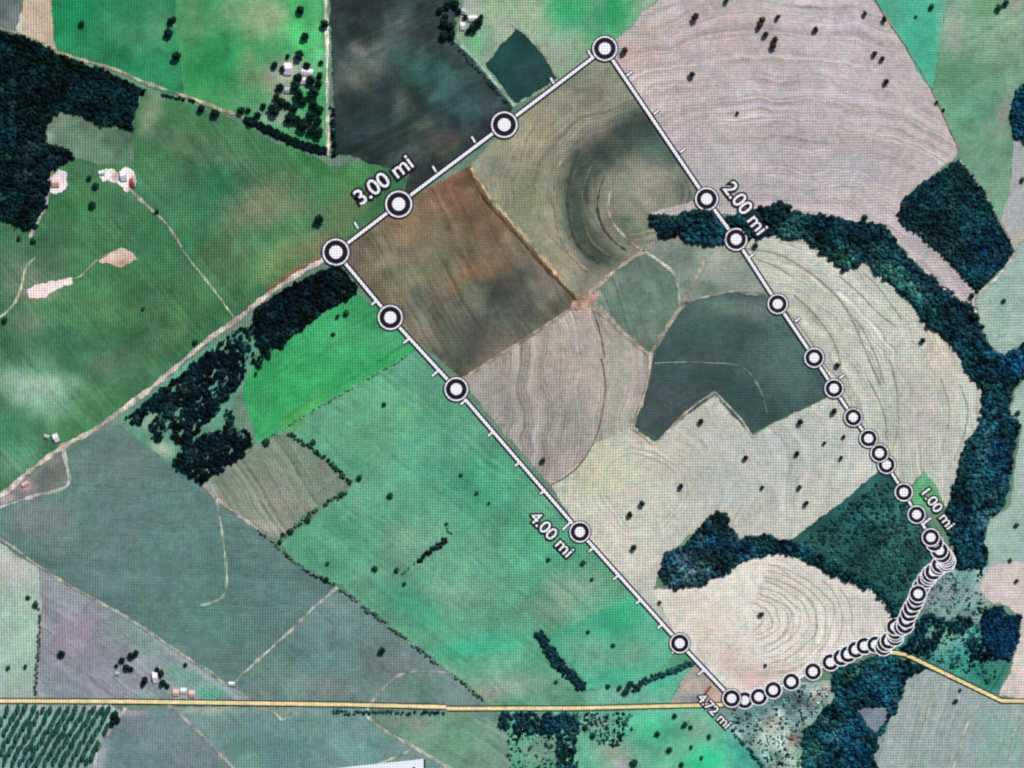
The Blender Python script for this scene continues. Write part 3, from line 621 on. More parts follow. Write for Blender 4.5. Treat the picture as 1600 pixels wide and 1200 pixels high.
field("grass_parcel", "mint strip between the hedge and the yellow road", [(915, 1080), (975, 1072), (1030, 1048), (1088, 1034), (1070, 1060), (1052, 1085), (1046, 1102), (915, 1104)], (92, 158, 128), [(1030, 1065, 24, 14, -25, (56, 166, 124), .8), (960, 1090, 34, 10, 0, (110, 156, 132), .7)], .12)
field("bare_patch", "dull pink bare patch under the lower end of the survey line", [(1088, 1036), (1104, 1044), (1142, 1086), (1130, 1100), (1048, 1100), (1054, 1084), (1070, 1060)], (166, 152, 136), [(1080, 1068, 20, 14, -30, (184, 158, 148), .7), (1075, 1092, 20, 8, 0, (96, 104, 110), .8), (1115, 1085, 14, 14, 0, (190, 150, 124), .6)], .1)
field("fallow_field", "olive brown fallow parcel edged by dark hedge dots", [(402, 692), (450, 676), (505, 715), (552, 752), (545, 765), (470, 806), (438, 848), (418, 834), (342, 782), (318, 757)], (116, 122, 102), [(430, 780, 30, 40, -20, (140, 132, 116), .7), (460, 710, 40, 24, 30, (104, 124, 100), .7), (400, 740, 30, 30, 0, (112, 116, 98), .6), (500, 760, 30, 20, 0, (106, 120, 100), .6), (418, 826, 20, 10, 0, (164, 152, 144), .7), (336, 762, 16, 8, 20, (170, 176, 168), .6)], .1, (58, 5, .36))
field("clearing", "pale green glade among the dark grove by the earth road", [(188, 652), (270, 584), (330, 536), (398, 512), (412, 548), (380, 602), (352, 650), (372, 668), (398, 692), (312, 752), (262, 722), (216, 688)], (86, 132, 108), [(240, 658, 24, 20, 0, (150, 166, 142), .8), (250, 700, 20, 14, 30, (164, 176, 150), .9), (340, 655, 20, 16, 0, (96, 156, 122), .8), (330, 570, 50, 14, -35, (110, 150, 120), .7)], .2)
field("farmyard", "pinkish loop of farmyard below the left end of the earth road", [(0, 780), (40, 748), (84, 712), (102, 704), (107, 756), (60, 770), (0, 790)], (120, 116, 108), [(40, 758, 14, 8, -20, (190, 150, 150), .8), (70, 742, 24, 14, -30, (98, 100, 96), .7), (8, 782, 14, 8, 0, (210, 180, 176), .7)], .2)

# --- south of the yellow road
field("orchard_ground", "pale mint ground under the rows of plantation trees", [(-260, 1094), (0, 1098), (172, 1100), (192, 1114), (163, 1150), (150, 1178), (140, 1440), (-260, 1440)], (126, 152, 142), [(160, 1104, 40, 6, 0, (190, 170, 184), .7), (20, 1104, 60, 5, 0, (160, 170, 162), .6)], .15)
field("grey_field", "blue grey field right of the plantation", [(192, 1112), (272, 1104), (362, 1200), (440, 1440), (140, 1440), (150, 1178), (163, 1150)], (106, 120, 120), [(200, 1112, 24, 8, 0, (184, 160, 168), .7), (220, 1190, 40, 30, 0, (100, 120, 122), .6), (160, 1175, 8, 30, 15, (176, 180, 184), .6)], .1, (50, 6, .08))
field("grey_field", "wide grey green field above the white panel", [(272, 1104), (578, 1104), (582, 1128), (650, 1170), (710, 1206), (800, 1440), (440, 1440), (362, 1200)], (104, 128, 120), [(330, 1108, 50, 7, 0, (166, 166, 150), .7), (450, 1112, 50, 8, 0, (140, 150, 138), .7), (440, 1170, 50, 40, 0, (92, 124, 122), .7), (560, 1170, 40, 30, 0, (100, 138, 128), .6), (390, 1180, 30, 20, 40, (100, 130, 116), .6)], .13, (40, 7, .1))
field("meadow", "olive green meadow below the stepped joint of the yellow road", [(582, 1106), (776, 1106), (792, 1140), (800, 1200), (820, 1440), (800, 1440), (710, 1206), (650, 1168), (584, 1124)], (100, 130, 108), [(640, 1130, 40, 14, 20, (130, 130, 112), .7), (720, 1160, 40, 30, 30, (96, 136, 104), .7), (770, 1130, 20, 20, 0, (126, 150, 128), .6)], .14, (32, 7, .2))
field("meadow", "emerald meadow south of the yellow road beside the scrub", [(776, 1108), (1110, 1104), (1140, 1140), (1195, 1192), (1210, 1440), (800, 1440), (800, 1200), (792, 1140)], (88, 156, 124), [(1020, 1140, 40, 24, 0, (56, 166, 116), .8), (960, 1180, 30, 24, 0, (152, 152, 130), .85), (1050, 1180, 34, 20, -20, (92, 158, 118), .7), (1110, 1185, 30, 24, 20, (34, 176, 118), .9), (1160, 1180, 24, 34, -20, (44, 136, 118), .8), (1090, 1130, 24, 24, 30, (124, 160, 128), .7), (930, 1130, 24, 14, 0, (124, 142, 128), .7), (975, 1198, 20, 10, 0, (190, 172, 176), .7), (850, 1170, 40, 30, 0, (130, 152, 128), .8), (1090, 1195, 24, 14, 0, (40, 170, 112), .7)], .18, (-50, 7, .1))
field("scrub_field", "pale stony scrubland below the lowest row of ring markers", [(1110, 1104), (1143, 1092), (1180, 1092), (1240, 1068), (1300, 1062), (1303, 1092), (1276, 1125), (1256, 1140), (1252, 1200), (1260, 1440), (1210, 1440), (1195, 1192), (1140, 1140)],
      (122, 150, 142), [(1285, 1082, 20, 18, 30, (206, 188, 172), .9), (1205, 1130, 18, 24, 0, (190, 186, 166), .85), (1230, 1170, 20, 24, 0, (186, 184, 172), .8), (1180, 1110, 30, 14, -30, (110, 150, 144), .7), (1160, 1130, 24, 20, 40, (150, 170, 168), .7), (1250, 1110, 24, 14, 0, (150, 170, 174), .6), (1245, 1190, 10, 20, 20, (110, 170, 120), .7), (1222, 1195, 20, 10, 0, (190, 180, 178), .7), (1270, 1100, 6, 16, 25, (140, 108, 80), .6), (1238, 1153, 5, 5, 0, (130, 84, 70), .8), (1150, 1120, 14, 10, 30, (90, 130, 124), .7), (1215, 1098, 16, 8, -30, (70, 110, 116), .7), (1240, 1125, 10, 14, 0, (84, 120, 118), .6), (1190, 1160, 14, 10, 40, (190, 196, 186), .6), (1215, 1185, 10, 12, 0, (70, 120, 100), .7)], .5)
field("bare_patch", "grey mauve bare patch inside the lower right wood", [(1338, 1106), (1384, 1104), (1388, 1118), (1368, 1144), (1354, 1134)], (112, 118, 126), [(1360, 1118, 16, 12, 0, (122, 122, 132), .7)], .12, edge=2.5, z=2.3)
# ------------------------------------------------------------------ lanes and tracks
def track(label, pts, width, col, z=2.4, name="dirt_track", cat="track", **k):
    k.setdefault('jitter', .5); k.setdefault('var', .25)
    m_ = sum(col) / 3
    col = tuple(.86 * v + .14 * (m_ * .55 + 50) for v in col)
    o = ribbon(name, pts, width * .92, col, z, **k)
    return tag(o, label, cat, "structure")
track("broad pale earth road running diagonally beside the dark grove", EARTH_ROAD, 7.5, (202, 188, 176), 2.5, "earth_road", "road")
ribbon("verge", [(525, 391), (500, 401), (470, 418), (440, 436), (415, 455)], 6, (128, 100, 76), 2.35, parent=bpy.data.objects["earth_road"], taper=True)
track("straight pale vertical lane beside the upper farm trees", [(509, -240), (509, 0), (511, 60), (511, 125), (512, 180), (513, 244)], 5.5, (196, 200, 178))
track("pale mint lane running from the top farmhouse to the survey line", [(711, 62), (740, 90), (755, 107), (780, 137), (803, 166)], 5, (146, 178, 158))
track("light track edging the meadow beside the small teal parcel", [(800, 38), (820, 52), (838, 71), (856, 95), (873, 124)], 4, (146, 160, 140), taper=True)
track("sandy track along the upper edge of the big wood", [(-20, 40), (25, 52), (70, 70), (92, 82), (140, 97), (182, 109), (225, 128), (300, 154), (350, 173), (380, 182), (392, 200)], 5, (170, 168, 140), jitter=.5)
track("thin pale track dropping to the earth road in the left pasture", [(284, 388), (292, 400), (322, 438), (345, 468), (365, 495)], 3.6, (150, 172, 142))
track("whitish track leaving the rusty farmyard patch", [(203, 296), (213, 306), (226, 318), (240, 331), (262, 352), (285, 388)], 5, (170, 164, 148), taper=True, jitter=.4)
track("pale track bending round the left edge of the pasture", [(-30, 510), (5, 492), (22, 474), (32, 452), (40, 420), (55, 402)], 5, (172, 182, 152), taper=True, jitter=.4)
track("light track along the left side of the wood's lower tip", [(80, 268), (72, 318), (66, 332), (58, 350), (46, 372)], 6, (178, 170, 166), taper=True, jitter=.5)
track("faint pale track joining the rust and salmon bare patches", [(112, 437), (128, 430), (150, 408), (172, 396)], 4, (150, 168, 140), taper=True)
track("pale footpath curving right of the plantation's dark swirl", [(955, 296), (950, 318), (954, 340), (968, 362), (990, 382), (1006, 392)], 4, (166, 162, 138))
track("pale path rising from the pink crossroads", [(903, 472), (930, 450), (955, 428), (985, 405), (1006, 392), (1022, 380)], 6, (170, 158, 136))
track("curved pale path round the grey green four sided parcel", [(1006, 392), (1030, 408), (1050, 425), (1058, 445), (1061, 465), (1063, 478)], 4.5, (172, 172, 152))
track("pale path down the left side of the central dark field", [(1102, 402), (1086, 438), (1066, 476), (1040, 515), (1019, 552), (1013, 590), (1004, 625), (988, 666)], 5, (172, 164, 146))
track("thin pale path along the top of the central dark field", [(1066, 476), (1090, 467), (1125, 459), (1150, 455), (1195, 458)], 3, (146, 152, 136), taper=True)
track("light path between brown field and tan furrows", [(722, 592), (770, 562), (815, 534), (860, 504), (905, 474)], 5, (168, 154, 136))
track("broad straw band along the right edge of the brown field", [(737, 262), (752, 288), (768, 312), (802, 350), (850, 405), (884, 446)], 6, (178, 158, 126))
track("dark brown ditch beside the straw band", [(730, 264), (745, 290), (760, 314), (796, 354), (845, 410), (902, 470)], 4.5, (98, 70, 50), name="ditch", cat="ditch")
track("narrow tan path from the pink crossroads to the parcel corner", [(912, 470), (935, 486), (965, 512), (990, 534), (1016, 556)], 6, (160, 148, 128))
track("pink trampled earth at the crossroads in the middle of the block", [(892, 482), (906, 474), (925, 466), (938, 456)], 16, (178, 142, 126), 2.55, taper=True, name="crossroads", cat="crossroads")
track("dark curved furrow down the tan field", [(940, 560), (946, 600), (942, 640), (932, 680), (912, 718), (888, 742), (862, 757)], 2.6, (112, 94, 88), name="furrow", cat="furrow")
track("brown headland furrow in the tan field's upper half", [(925, 480), (938, 520), (945, 560)], 2.6, (122, 100, 88), name="furrow", cat="furrow", taper=True)
track("faint light arc across the central dark field", [(1022, 568), (1060, 566), (1110, 567), (1158, 573), (1180, 596), (1192, 620), (1198, 645)], 2.4, (110, 130, 118), jitter=.4)
track("hooked pale track in the broad grey green field", [(336, 772), (342, 800), (348, 840), (353, 880), (354, 915), (346, 934), (330, 942), (312, 946)], 4, (148, 168, 150), taper=True)
track("straight pale track from the hedge corner to the small roadside hut", [(527, 918), (490, 950), (440, 998), (400, 1034), (362, 1070)], 5, (168, 176, 164))
track("pale track dividing the grey green and mauve fields", [(-40, 826), (0, 842), (30, 862), (60, 884), (100, 910), (150, 938), (190, 960), (240, 992), (290, 1026), (330, 1052), (352, 1070)], 5, (156, 164, 154), jitter=.45)
track("white loop track round the farmyard at the left edge", [(98, 700), (104, 725), (108, 752), (96, 764), (50, 776), (0, 792), (-40, 800)], 5, (182, 182, 176))
track("arched pale track above the yellow road", [(580, 1098), (590, 1085), (606, 1068), (625, 1055), (650, 1049), (680, 1050), (704, 1051)], 4, (158, 162, 152))
track("pale track running down right from the small roadside junction", [(575, 1104), (577, 1122), (600, 1140), (630, 1158), (655, 1172), (685, 1190), (715, 1208), (800, 1260)], 5.5, (172, 178, 164))
track("short spur track towards the white panel", [(648, 1169), (625, 1180), (608, 1187), (590, 1194)], 4, (150, 162, 148), taper=True)
track("pale track crossing the fields below the pink roofed cottage", [(262, 1102), (272, 1108), (300, 1134), (335, 1170), (370, 1206), (430, 1280)], 5, (156, 158, 150))
track("sandy path between plantation and blue grey field", [(196, 1106), (188, 1120), (165, 1150), (152, 1176), (148, 1210), (146, 1300)], 5, (176, 168, 174))
track("mud track at the corner of the olive brown parcel", [(318, 757), (342, 782), (372, 804), (402, 826), (420, 838)], 5, (164, 152, 146))
track("light zigzag verge south of the yellow road", [(400, 1108), (425, 1112), (442, 1124), (456, 1112), (462, 1104)], 4, (156, 168, 150), taper=True)
track("sandy verge along the north side of the notched dark field", [(1117, 612), (1090, 630), (1066, 650), (1024, 692), (1005, 682), (986, 668)], 3.2, (178, 168, 152))
track("sandy verge along the right prong of the notched dark field", [(1117, 612), (1140, 636), (1160, 658), (1176, 682), (1188, 676)], 3.2, (176, 172, 158))
track("pale grey verge along the river wood's upper bank", [(1385, 352), (1408, 384), (1436, 414), (1462, 440), (1492, 464), (1520, 482), (1526, 500)], 5, (186, 178, 172))
track("light verge right of the dark blue green plantation", [(1500, 250), (1520, 278), (1540, 305), (1556, 335), (1572, 362), (1587, 392)], 4, (172, 170, 158))
track("light verge below the dark blue green plantation", [(1590, 392), (1566, 424), (1548, 442), (1528, 462), (1526, 476)], 4.5, (184, 184, 172))
track("rusty fence line verge beside the pinkish grey field", [(1367, 0), (1386, 30), (1420, 80), (1460, 150), (1497, 232)], 2.6, (140, 118, 98), jitter=.6)
for i, (lab, pts) in enumerate((("longest", [(1470, 1060), (1452, 1105), (1440, 1145), (1424, 1200), (1412, 1250)]), ("middle", [(1530, 1098), (1512, 1130), (1500, 1165), (1488, 1205), (1476, 1250)]), ("rightmost", [(1598, 1112), (1586, 1140), (1578, 1170), (1574, 1210), (1560, 1260)]))):
    track("%s light streak down the lower right grey field" % lab, pts, 2.8, (174, 178, 162), name="field_streak", cat="streak", jitter=.6, taper=True)

for lab, pts, col in (("outermost", [(880, 240), (866, 290), (868, 340), (886, 390), (920, 425)], (148, 140, 110)), ("second", [(905, 235), (890, 280), (888, 330), (902, 380), (936, 412)], (70, 76, 62)), ("third", [(928, 250), (912, 290), (910, 335), (924, 376), (956, 402)], (100, 104, 84)), ("innermost", [(945, 275), (934, 310), (938, 345), (956, 374), (980, 392)], (66, 74, 62))):
    track("%s curved furrow of the dark swirl in the olive rough field" % lab, pts, 4, col, 2.2, "furrow", "furrow", taper=True, jitter=.7, var=.15)
# terrace banks, contour furrows (each a low earth ridge)
def bank(fieldname, labelled, pts, width, col, h=0.7):
    o = ribbon("terrace_bank", pts, width, tuple(.55 * v + .45 * w for v, w in zip(col, (188, 185, 172))), 2.2, parent=fieldname, var=.08, jitter=.5, crown=h, taper=True)
    return o
def byname(start):
    return next(o for o in bpy.data.objects if o.get("label", "").startswith(start))
T1 = byname("pale terraced field")
for pts, w, c in (([(1165, 388), (1215, 396), (1255, 418), (1290, 445), (1318, 475), (1335, 505), (1350, 540), (1362, 570), (1376, 600)], 3.0, (150, 148, 130)),
                  ([(1180, 404), (1214, 416), (1240, 434)], 2.4, (158, 155, 138)),
                  ([(1240, 460), (1268, 485), (1290, 512), (1306, 540), (1314, 570), (1312, 592)], 3.0, (150, 147, 131)),
                  ([(1310, 430), (1340, 455), (1370, 486), (1400, 510)], 2.2, (166, 162, 148)),
                  ([(1350, 426), (1376, 452), (1395, 478), (1410, 500)], 2.0, (170, 165, 150)),
                  ([(1330, 490), (1352, 520), (1370, 560), (1382, 600)], 2.0, (160, 157, 142)),
                  ([(1390, 560), (1402, 610), (1404, 660), (1396, 700)], 2.2, (150, 148, 136)),
                  ([(1356, 590), (1380, 640), (1388, 690)], 2.6, (148, 150, 138)),
                  ([(1500, 600), (1512, 640), (1506, 680), (1490, 720)], 2.2, (154, 154, 142)),
                  ([(1470, 590), (1484, 640), (1476, 690)], 2.0, (158, 152, 142)),
                  ([(1225, 480), (1255, 515), (1276, 545), (1296, 580)], 2.0, (160, 157, 142))):
    bank(T1, "", pts, w, c)
T2 = byname("creamy stubble field")
for k in range(13):
    r = 24 + k * 12.5
    pts = []
    for a in range(-75, 75, 12):
        t = math.radians(a)
        x = 1165 + r * 1.12 * math.cos(t) + 8 * float(fbm(a / 30, k, 3)); y = 968 + r * 0.72 * math.sin(t) + 6 * float(fbm(a / 30, k, 6))
        if inside([(1030, 928), (1100, 914), (1200, 874), (1285, 900), (1360, 925), (1384, 955), (1382, 995), (1290, 1030), (1170, 1076), (1143, 1070)], np.array([x]), np.array([y]))[0] and is_clear(np.array([x]), np.array([y]))[0]:
            pts.append((x, y))
    if len(pts) >= 4: bank(T2, "", pts, 2.0 if k % 2 else 2.6, (204, 194, 178) if k % 3 else (192, 180, 164), .2)

# ------------------------------------------------------------------ yellow road (with its dark edging)
def road(label, pts, w=5.2):
    o = ribbon("road", pts, w, (238, 220, 164), 3.2, smooth=False, var=.03, jitter=.03, crown=.12)
    ribbon("road_edge", pts, w + 3.8, (34, 30, 22), 2.9, parent=o, smooth=False, var=.05, jitter=.05, crown=.05)
    tag(o, label, "road", "structure", "yellow main road")
road("yellow road crossing the lower left to the stepped joint", ROAD_W, 5.6)
road("yellow road from the stepped joint to the 4.72 mi label", ROAD_M, 5.4)
road("bent yellow road in the lower right corner", ROAD_E, 5.2)

# ------------------------------------------------------------------ woods
woods("woodland", "large blue black wood filling the upper left edge", [[(-260, 10), (0, 46), (30, 56), (68, 70), (92, 86), (132, 99), (180, 117), (206, 132), (230, 140), (218, 152), (209, 180), (207, 206), (194, 201), (180, 198), (150, 192), (130, 181), (98, 172), (82, 180), (70, 206), (73, 226), (108, 234), (118, 246), (100, 256), (84, 262), (76, 282), (75, 302), (71, 322), (62, 336), (55, 360), (36, 358), (10, 346), (-10, 338), (-260, 330)]],
      4.8, (2.6, 4.4), (13, 40, 44), [(110, 110, 60, 30, 20, (14, 52, 54), .6), (40, 100, 40, 40, 0, (12, 56, 58), .6), (50, 235, 10, 10, 0, (80, 120, 124), .6)], cvar=.5)
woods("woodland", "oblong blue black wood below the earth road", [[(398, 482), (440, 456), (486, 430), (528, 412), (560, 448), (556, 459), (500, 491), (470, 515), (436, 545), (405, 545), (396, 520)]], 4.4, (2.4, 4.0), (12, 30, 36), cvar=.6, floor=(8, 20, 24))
woods("woodland", "broken dark grove with pale gaps beside the earth road", [[(206, 646), (240, 618), (275, 588), (310, 560), (340, 545), (366, 540), (384, 560), (384, 588), (366, 608), (342, 640), (318, 668), (290, 704), (270, 680), (262, 655), (252, 640), (238, 636), (222, 648)], [(300, 690), (338, 672), (362, 668), (378, 668), (399, 694), (380, 712), (312, 754), (282, 732), (268, 722), (285, 700)], [(196, 652), (225, 632), (262, 606), (268, 640), (262, 652), (248, 640), (228, 642), (222, 660), (206, 664)]],
      4.2, (2.6, 4.2), (12, 32, 40), [(330, 600, 34, 30, 0, (10, 30, 48), .7)], gaps=.15, gap_scale=8, cvar=.55, floor=None, edge=3.5)
woods("woodland", "scattered dark thicket above the broken grove", [[(330, 548), (372, 512), (396, 508), (418, 530), (432, 552), (412, 572), (398, 590), (384, 560), (362, 545)], [(230, 668), (240, 690), (252, 692), (268, 668), (262, 650), (246, 648)], [(352, 640), (364, 640), (366, 668), (352, 668)], [(268, 716), (290, 720), (300, 746), (276, 732)]],
      4.4, (2.4, 4.0), (16, 48, 48), gaps=.45, gap_scale=9, floor=None, cvar=.5)
woods("woodland", "winding blue green river wood down the right side", [[(1010, 330), (1016, 336), (1060, 336), (1078, 328), (1108, 326), (1130, 342), (1152, 334), (1180, 326), (1200, 322), (1220, 314), (1236, 332), (1300, 339), (1345, 345), (1380, 352), (1400, 376), (1430, 411), (1456, 432), (1490, 460), (1520, 478), (1530, 505), (1546, 542), (1566, 557), (1600, 536), (1860, 490), (1860, 590), (1600, 588), (1580, 610), (1574, 642), (1592, 662), (1582, 720), (1577, 750), (1570, 788), (1542, 812), (1534, 850), (1545, 862), (1538, 888), (1498, 890), (1486, 850), (1474, 800), (1482, 790), (1502, 712), (1512, 690), (1532, 660), (1537, 612), (1510, 580), (1494, 548), (1468, 520), (1440, 502), (1426, 474), (1392, 445), (1371, 428), (1352, 408), (1318, 424), (1290, 396), (1260, 378), (1240, 372), (1200, 368), (1160, 378), (1140, 381), (1082, 382), (1062, 366), (1036, 371), (1016, 352)]],
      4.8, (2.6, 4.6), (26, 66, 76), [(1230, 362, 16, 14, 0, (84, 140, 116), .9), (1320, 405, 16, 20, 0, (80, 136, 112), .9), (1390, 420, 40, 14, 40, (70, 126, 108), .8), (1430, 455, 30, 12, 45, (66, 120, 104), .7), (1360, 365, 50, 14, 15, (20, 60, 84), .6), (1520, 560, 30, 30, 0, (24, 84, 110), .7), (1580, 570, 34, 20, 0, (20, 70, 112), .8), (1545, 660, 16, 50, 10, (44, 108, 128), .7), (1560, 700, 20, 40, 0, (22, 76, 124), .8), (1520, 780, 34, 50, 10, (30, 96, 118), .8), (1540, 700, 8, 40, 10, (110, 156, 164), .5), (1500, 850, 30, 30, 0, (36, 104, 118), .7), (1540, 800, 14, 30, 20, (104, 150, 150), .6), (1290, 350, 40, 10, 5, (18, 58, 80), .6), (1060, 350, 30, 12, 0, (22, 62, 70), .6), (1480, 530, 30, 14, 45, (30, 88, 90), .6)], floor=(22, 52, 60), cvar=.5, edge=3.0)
woods("plantation", "dark blue green square plantation beside the pinkish field", [[(1497, 250), (1518, 274), (1540, 302), (1560, 347), (1584, 391), (1560, 424), (1526, 458), (1502, 426), (1470, 396), (1440, 371), (1412, 352), (1404, 334), (1410, 312), (1442, 286)]],
      4.4, (2.5, 3.8), (28, 66, 76), [(1540, 400, 34, 34, 0, (18, 62, 100), .7), (1470, 310, 40, 20, -30, (26, 80, 88), .6), (1520, 440, 14, 20, 0, (22, 80, 76), .6), (1540, 330, 14, 30, 30, (26, 96, 80), .6)], cvar=.32, floor=(16, 44, 52), edge=1.2)
woods("pond_wood", "deep blue wood touching the right edge near the top", [[(1600, 128), (1586, 146), (1576, 186), (1586, 210), (1600, 222), (1860, 224), (1860, 120)]], 4.4, (2.5, 4.0), (24, 80, 96), [(1597, 175, 12, 24, 0, (20, 80, 140), .9)], cvar=.4)
woods("woodland", "pointed mottled grove between straw and creamy fields", [[(1074, 846), (1096, 822), (1122, 795), (1136, 806), (1146, 832), (1156, 842), (1200, 834), (1240, 850), (1212, 862), (1162, 872), (1146, 886), (1122, 902), (1086, 916), (1052, 921), (1030, 897), (1036, 870)]],
      4.4, (2.4, 4.2), (24, 62, 76), [(1085, 890, 30, 24, -30, (112, 148, 146), .75), (1115, 860, 18, 20, 0, (18, 48, 84), .7), (1050, 910, 24, 14, 0, (70, 110, 112), .6), (1200, 848, 30, 10, 0, (28, 74, 74), .6), (1065, 870, 18, 14, 0, (70, 96, 108), .6)], gaps=.1, gap_scale=8, cvar=.55, floor=(70, 100, 100), edge=3)
woods("hedge_wood", "dark strip of trees along the creamy field's upper edge", [[(1200, 838), (1232, 846), (1262, 856), (1302, 872), (1340, 896), (1372, 916), (1398, 945), (1408, 975), (1394, 984), (1390, 952), (1364, 924), (1320, 906), (1288, 890), (1250, 872), (1212, 864)]], 4.4, (2.4, 4.0), (20, 66, 74), [(1260, 860, 24, 10, 0, (18, 60, 96), .6), (1330, 895, 34, 8, 35, (56, 110, 100), .6)], gaps=.12, cvar=.5, edge=3, floor=(24, 60, 62))
woods("brushwood", "thin teal brushwood in the parcel left of the crowded markers", [[(1386, 742), (1412, 776), (1480, 868), (1442, 925), (1404, 960), (1372, 916), (1320, 884), (1250, 852), (1310, 794)]], 4.6, (1.6, 3.4), (38, 84, 82), [(1400, 850, 40, 40, 0, (54, 100, 90), .6), (1350, 820, 40, 20, -30, (24, 72, 84), .7), (1290, 850, 30, 12, 0, (80, 124, 118), .6)], gaps=.3, gap_scale=10, height=(.8, 2.0), floor=None, cvar=.3)
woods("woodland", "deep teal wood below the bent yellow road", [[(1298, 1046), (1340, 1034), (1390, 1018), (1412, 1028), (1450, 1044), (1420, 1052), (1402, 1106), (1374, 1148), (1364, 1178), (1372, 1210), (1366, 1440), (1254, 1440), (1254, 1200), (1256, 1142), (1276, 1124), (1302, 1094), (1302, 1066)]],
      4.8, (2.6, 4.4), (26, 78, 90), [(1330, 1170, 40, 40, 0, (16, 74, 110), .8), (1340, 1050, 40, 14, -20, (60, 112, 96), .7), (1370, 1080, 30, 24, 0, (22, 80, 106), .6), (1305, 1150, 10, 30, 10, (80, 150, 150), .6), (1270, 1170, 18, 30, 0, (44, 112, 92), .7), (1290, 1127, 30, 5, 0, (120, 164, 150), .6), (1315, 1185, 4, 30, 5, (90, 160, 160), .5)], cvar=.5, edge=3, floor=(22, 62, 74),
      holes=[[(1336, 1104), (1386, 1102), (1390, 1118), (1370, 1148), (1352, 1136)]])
woods("pond_wood", "navy blue pond shaped wood near the lower right edge", [[(1540, 952), (1552, 948), (1566, 946), (1574, 960), (1595, 962), (1590, 1000), (1578, 1032), (1552, 1027), (1538, 1006), (1532, 972)]], 4.2, (2.4, 3.8), (20, 62, 92), [(1570, 1010, 20, 20, 0, (18, 58, 98), .5)], cvar=.3, edge=1.8, floor=(14, 42, 66))
woods("woodland", "dark blue wood below the middle yellow road", [[(778, 1112), (840, 1112), (908, 1114), (906, 1134), (898, 1160), (904, 1200), (916, 1300), (880, 1300), (872, 1180), (868, 1150), (840, 1142), (812, 1144), (792, 1138), (780, 1124)]], 4.5, (2.5, 4.2), (22, 58, 72), [(850, 1122, 40, 10, 0, (20, 54, 80), .7), (890, 1180, 10, 30, 0, (20, 72, 80), .6)], gaps=.2, gap_scale=7, cvar=.5, edge=4, floor=None)
woods("scrub", "speckled pale scrub left of the dark blue roadside wood", [[(792, 1142), (840, 1146), (868, 1154), (878, 1190), (880, 1300), (800, 1300)]], 5.2, (1.6, 3.0), (40, 88, 78), [(840, 1160, 24, 20, 0, (150, 172, 150), .5)], gaps=.35, gap_scale=6, height=(.8, 2.4), floor=None, cvar=.6, pale=((190, 206, 192), .5))
woods("scrub", "dark speckled bushes by the yellow road left of the 4.72 mi label", [[(912, 1114), (992, 1112), (990, 1150), (962, 1172), (930, 1160), (908, 1140)]], 5.0, (1.8, 3.4), (28, 66, 70), gaps=.4, gap_scale=8, height=(1, 3), floor=None, cvar=.5, pale=((190, 206, 192), .5))
woods("scrub", "tangled grey scrub below the lowest row of ring markers", [[(1140, 1112), (1160, 1106), (1200, 1098), (1250, 1068), (1296, 1072), (1290, 1100), (1262, 1126), (1252, 1160), (1254, 1200), (1258, 1290), (1200, 1290), (1192, 1180), (1150, 1142)]], 4.6, (1.4, 2.8), (78, 118, 110), [(1200, 1120, 40, 24, 0, (120, 158, 158), .5), (1250, 1160, 30, 40, 0, (150, 164, 140), .4)], gaps=.35, gap_scale=7, height=(.6, 1.8), floor=None, cvar=.8, pale=((190, 206, 192), .5))
woods("woodland", "ragged dark teal trees between the lowest crowded markers and the marsh", [[(1396, 1012), (1406, 980), (1440, 956), (1476, 972), (1502, 962), (1532, 974), (1504, 986), (1472, 992), (1458, 1012), (1446, 1034), (1416, 1022)], [(1500, 1002), (1532, 1000), (1544, 1026), (1520, 1034)]], 4.6, (2.2, 4.0), (24, 68, 80), gaps=.22, gap_scale=9, cvar=.5, edge=4, floor=None)
woods("scrub", "mixed teal scrub in the marsh beside the bent road", [[(1396, 1012), (1404, 980), (1440, 962), (1530, 970), (1540, 1006), (1552, 1030), (1556, 1076), (1490, 1044)]], 5.0, (1.6, 3.2), (34, 92, 92), [(1460, 990, 30, 14, -20, (140, 172, 160), .6), (1425, 1000, 24, 20, 0, (20, 64, 84), .8), (1440, 975, 40, 10, 0, (24, 74, 90), .7)], gaps=.4, gap_scale=8, height=(.8, 2.4), floor=None, cvar=.6, pale=((190, 206, 192), .5))
woods("scrub", "wispy scrub on the mauve heath right of the crowded markers", [[(1494, 890), (1540, 890), (1528, 920), (1546, 944), (1530, 970), (1470, 974), (1444, 962), (1458, 910)]], 5.4, (1.4, 2.8), (60, 104, 100), [(1525, 915, 8, 30, 15, (20, 66, 80), .8)], gaps=.5, gap_scale=8, height=(.6, 1.8), floor=None, cvar=.6, pale=((190, 206, 192), .5))

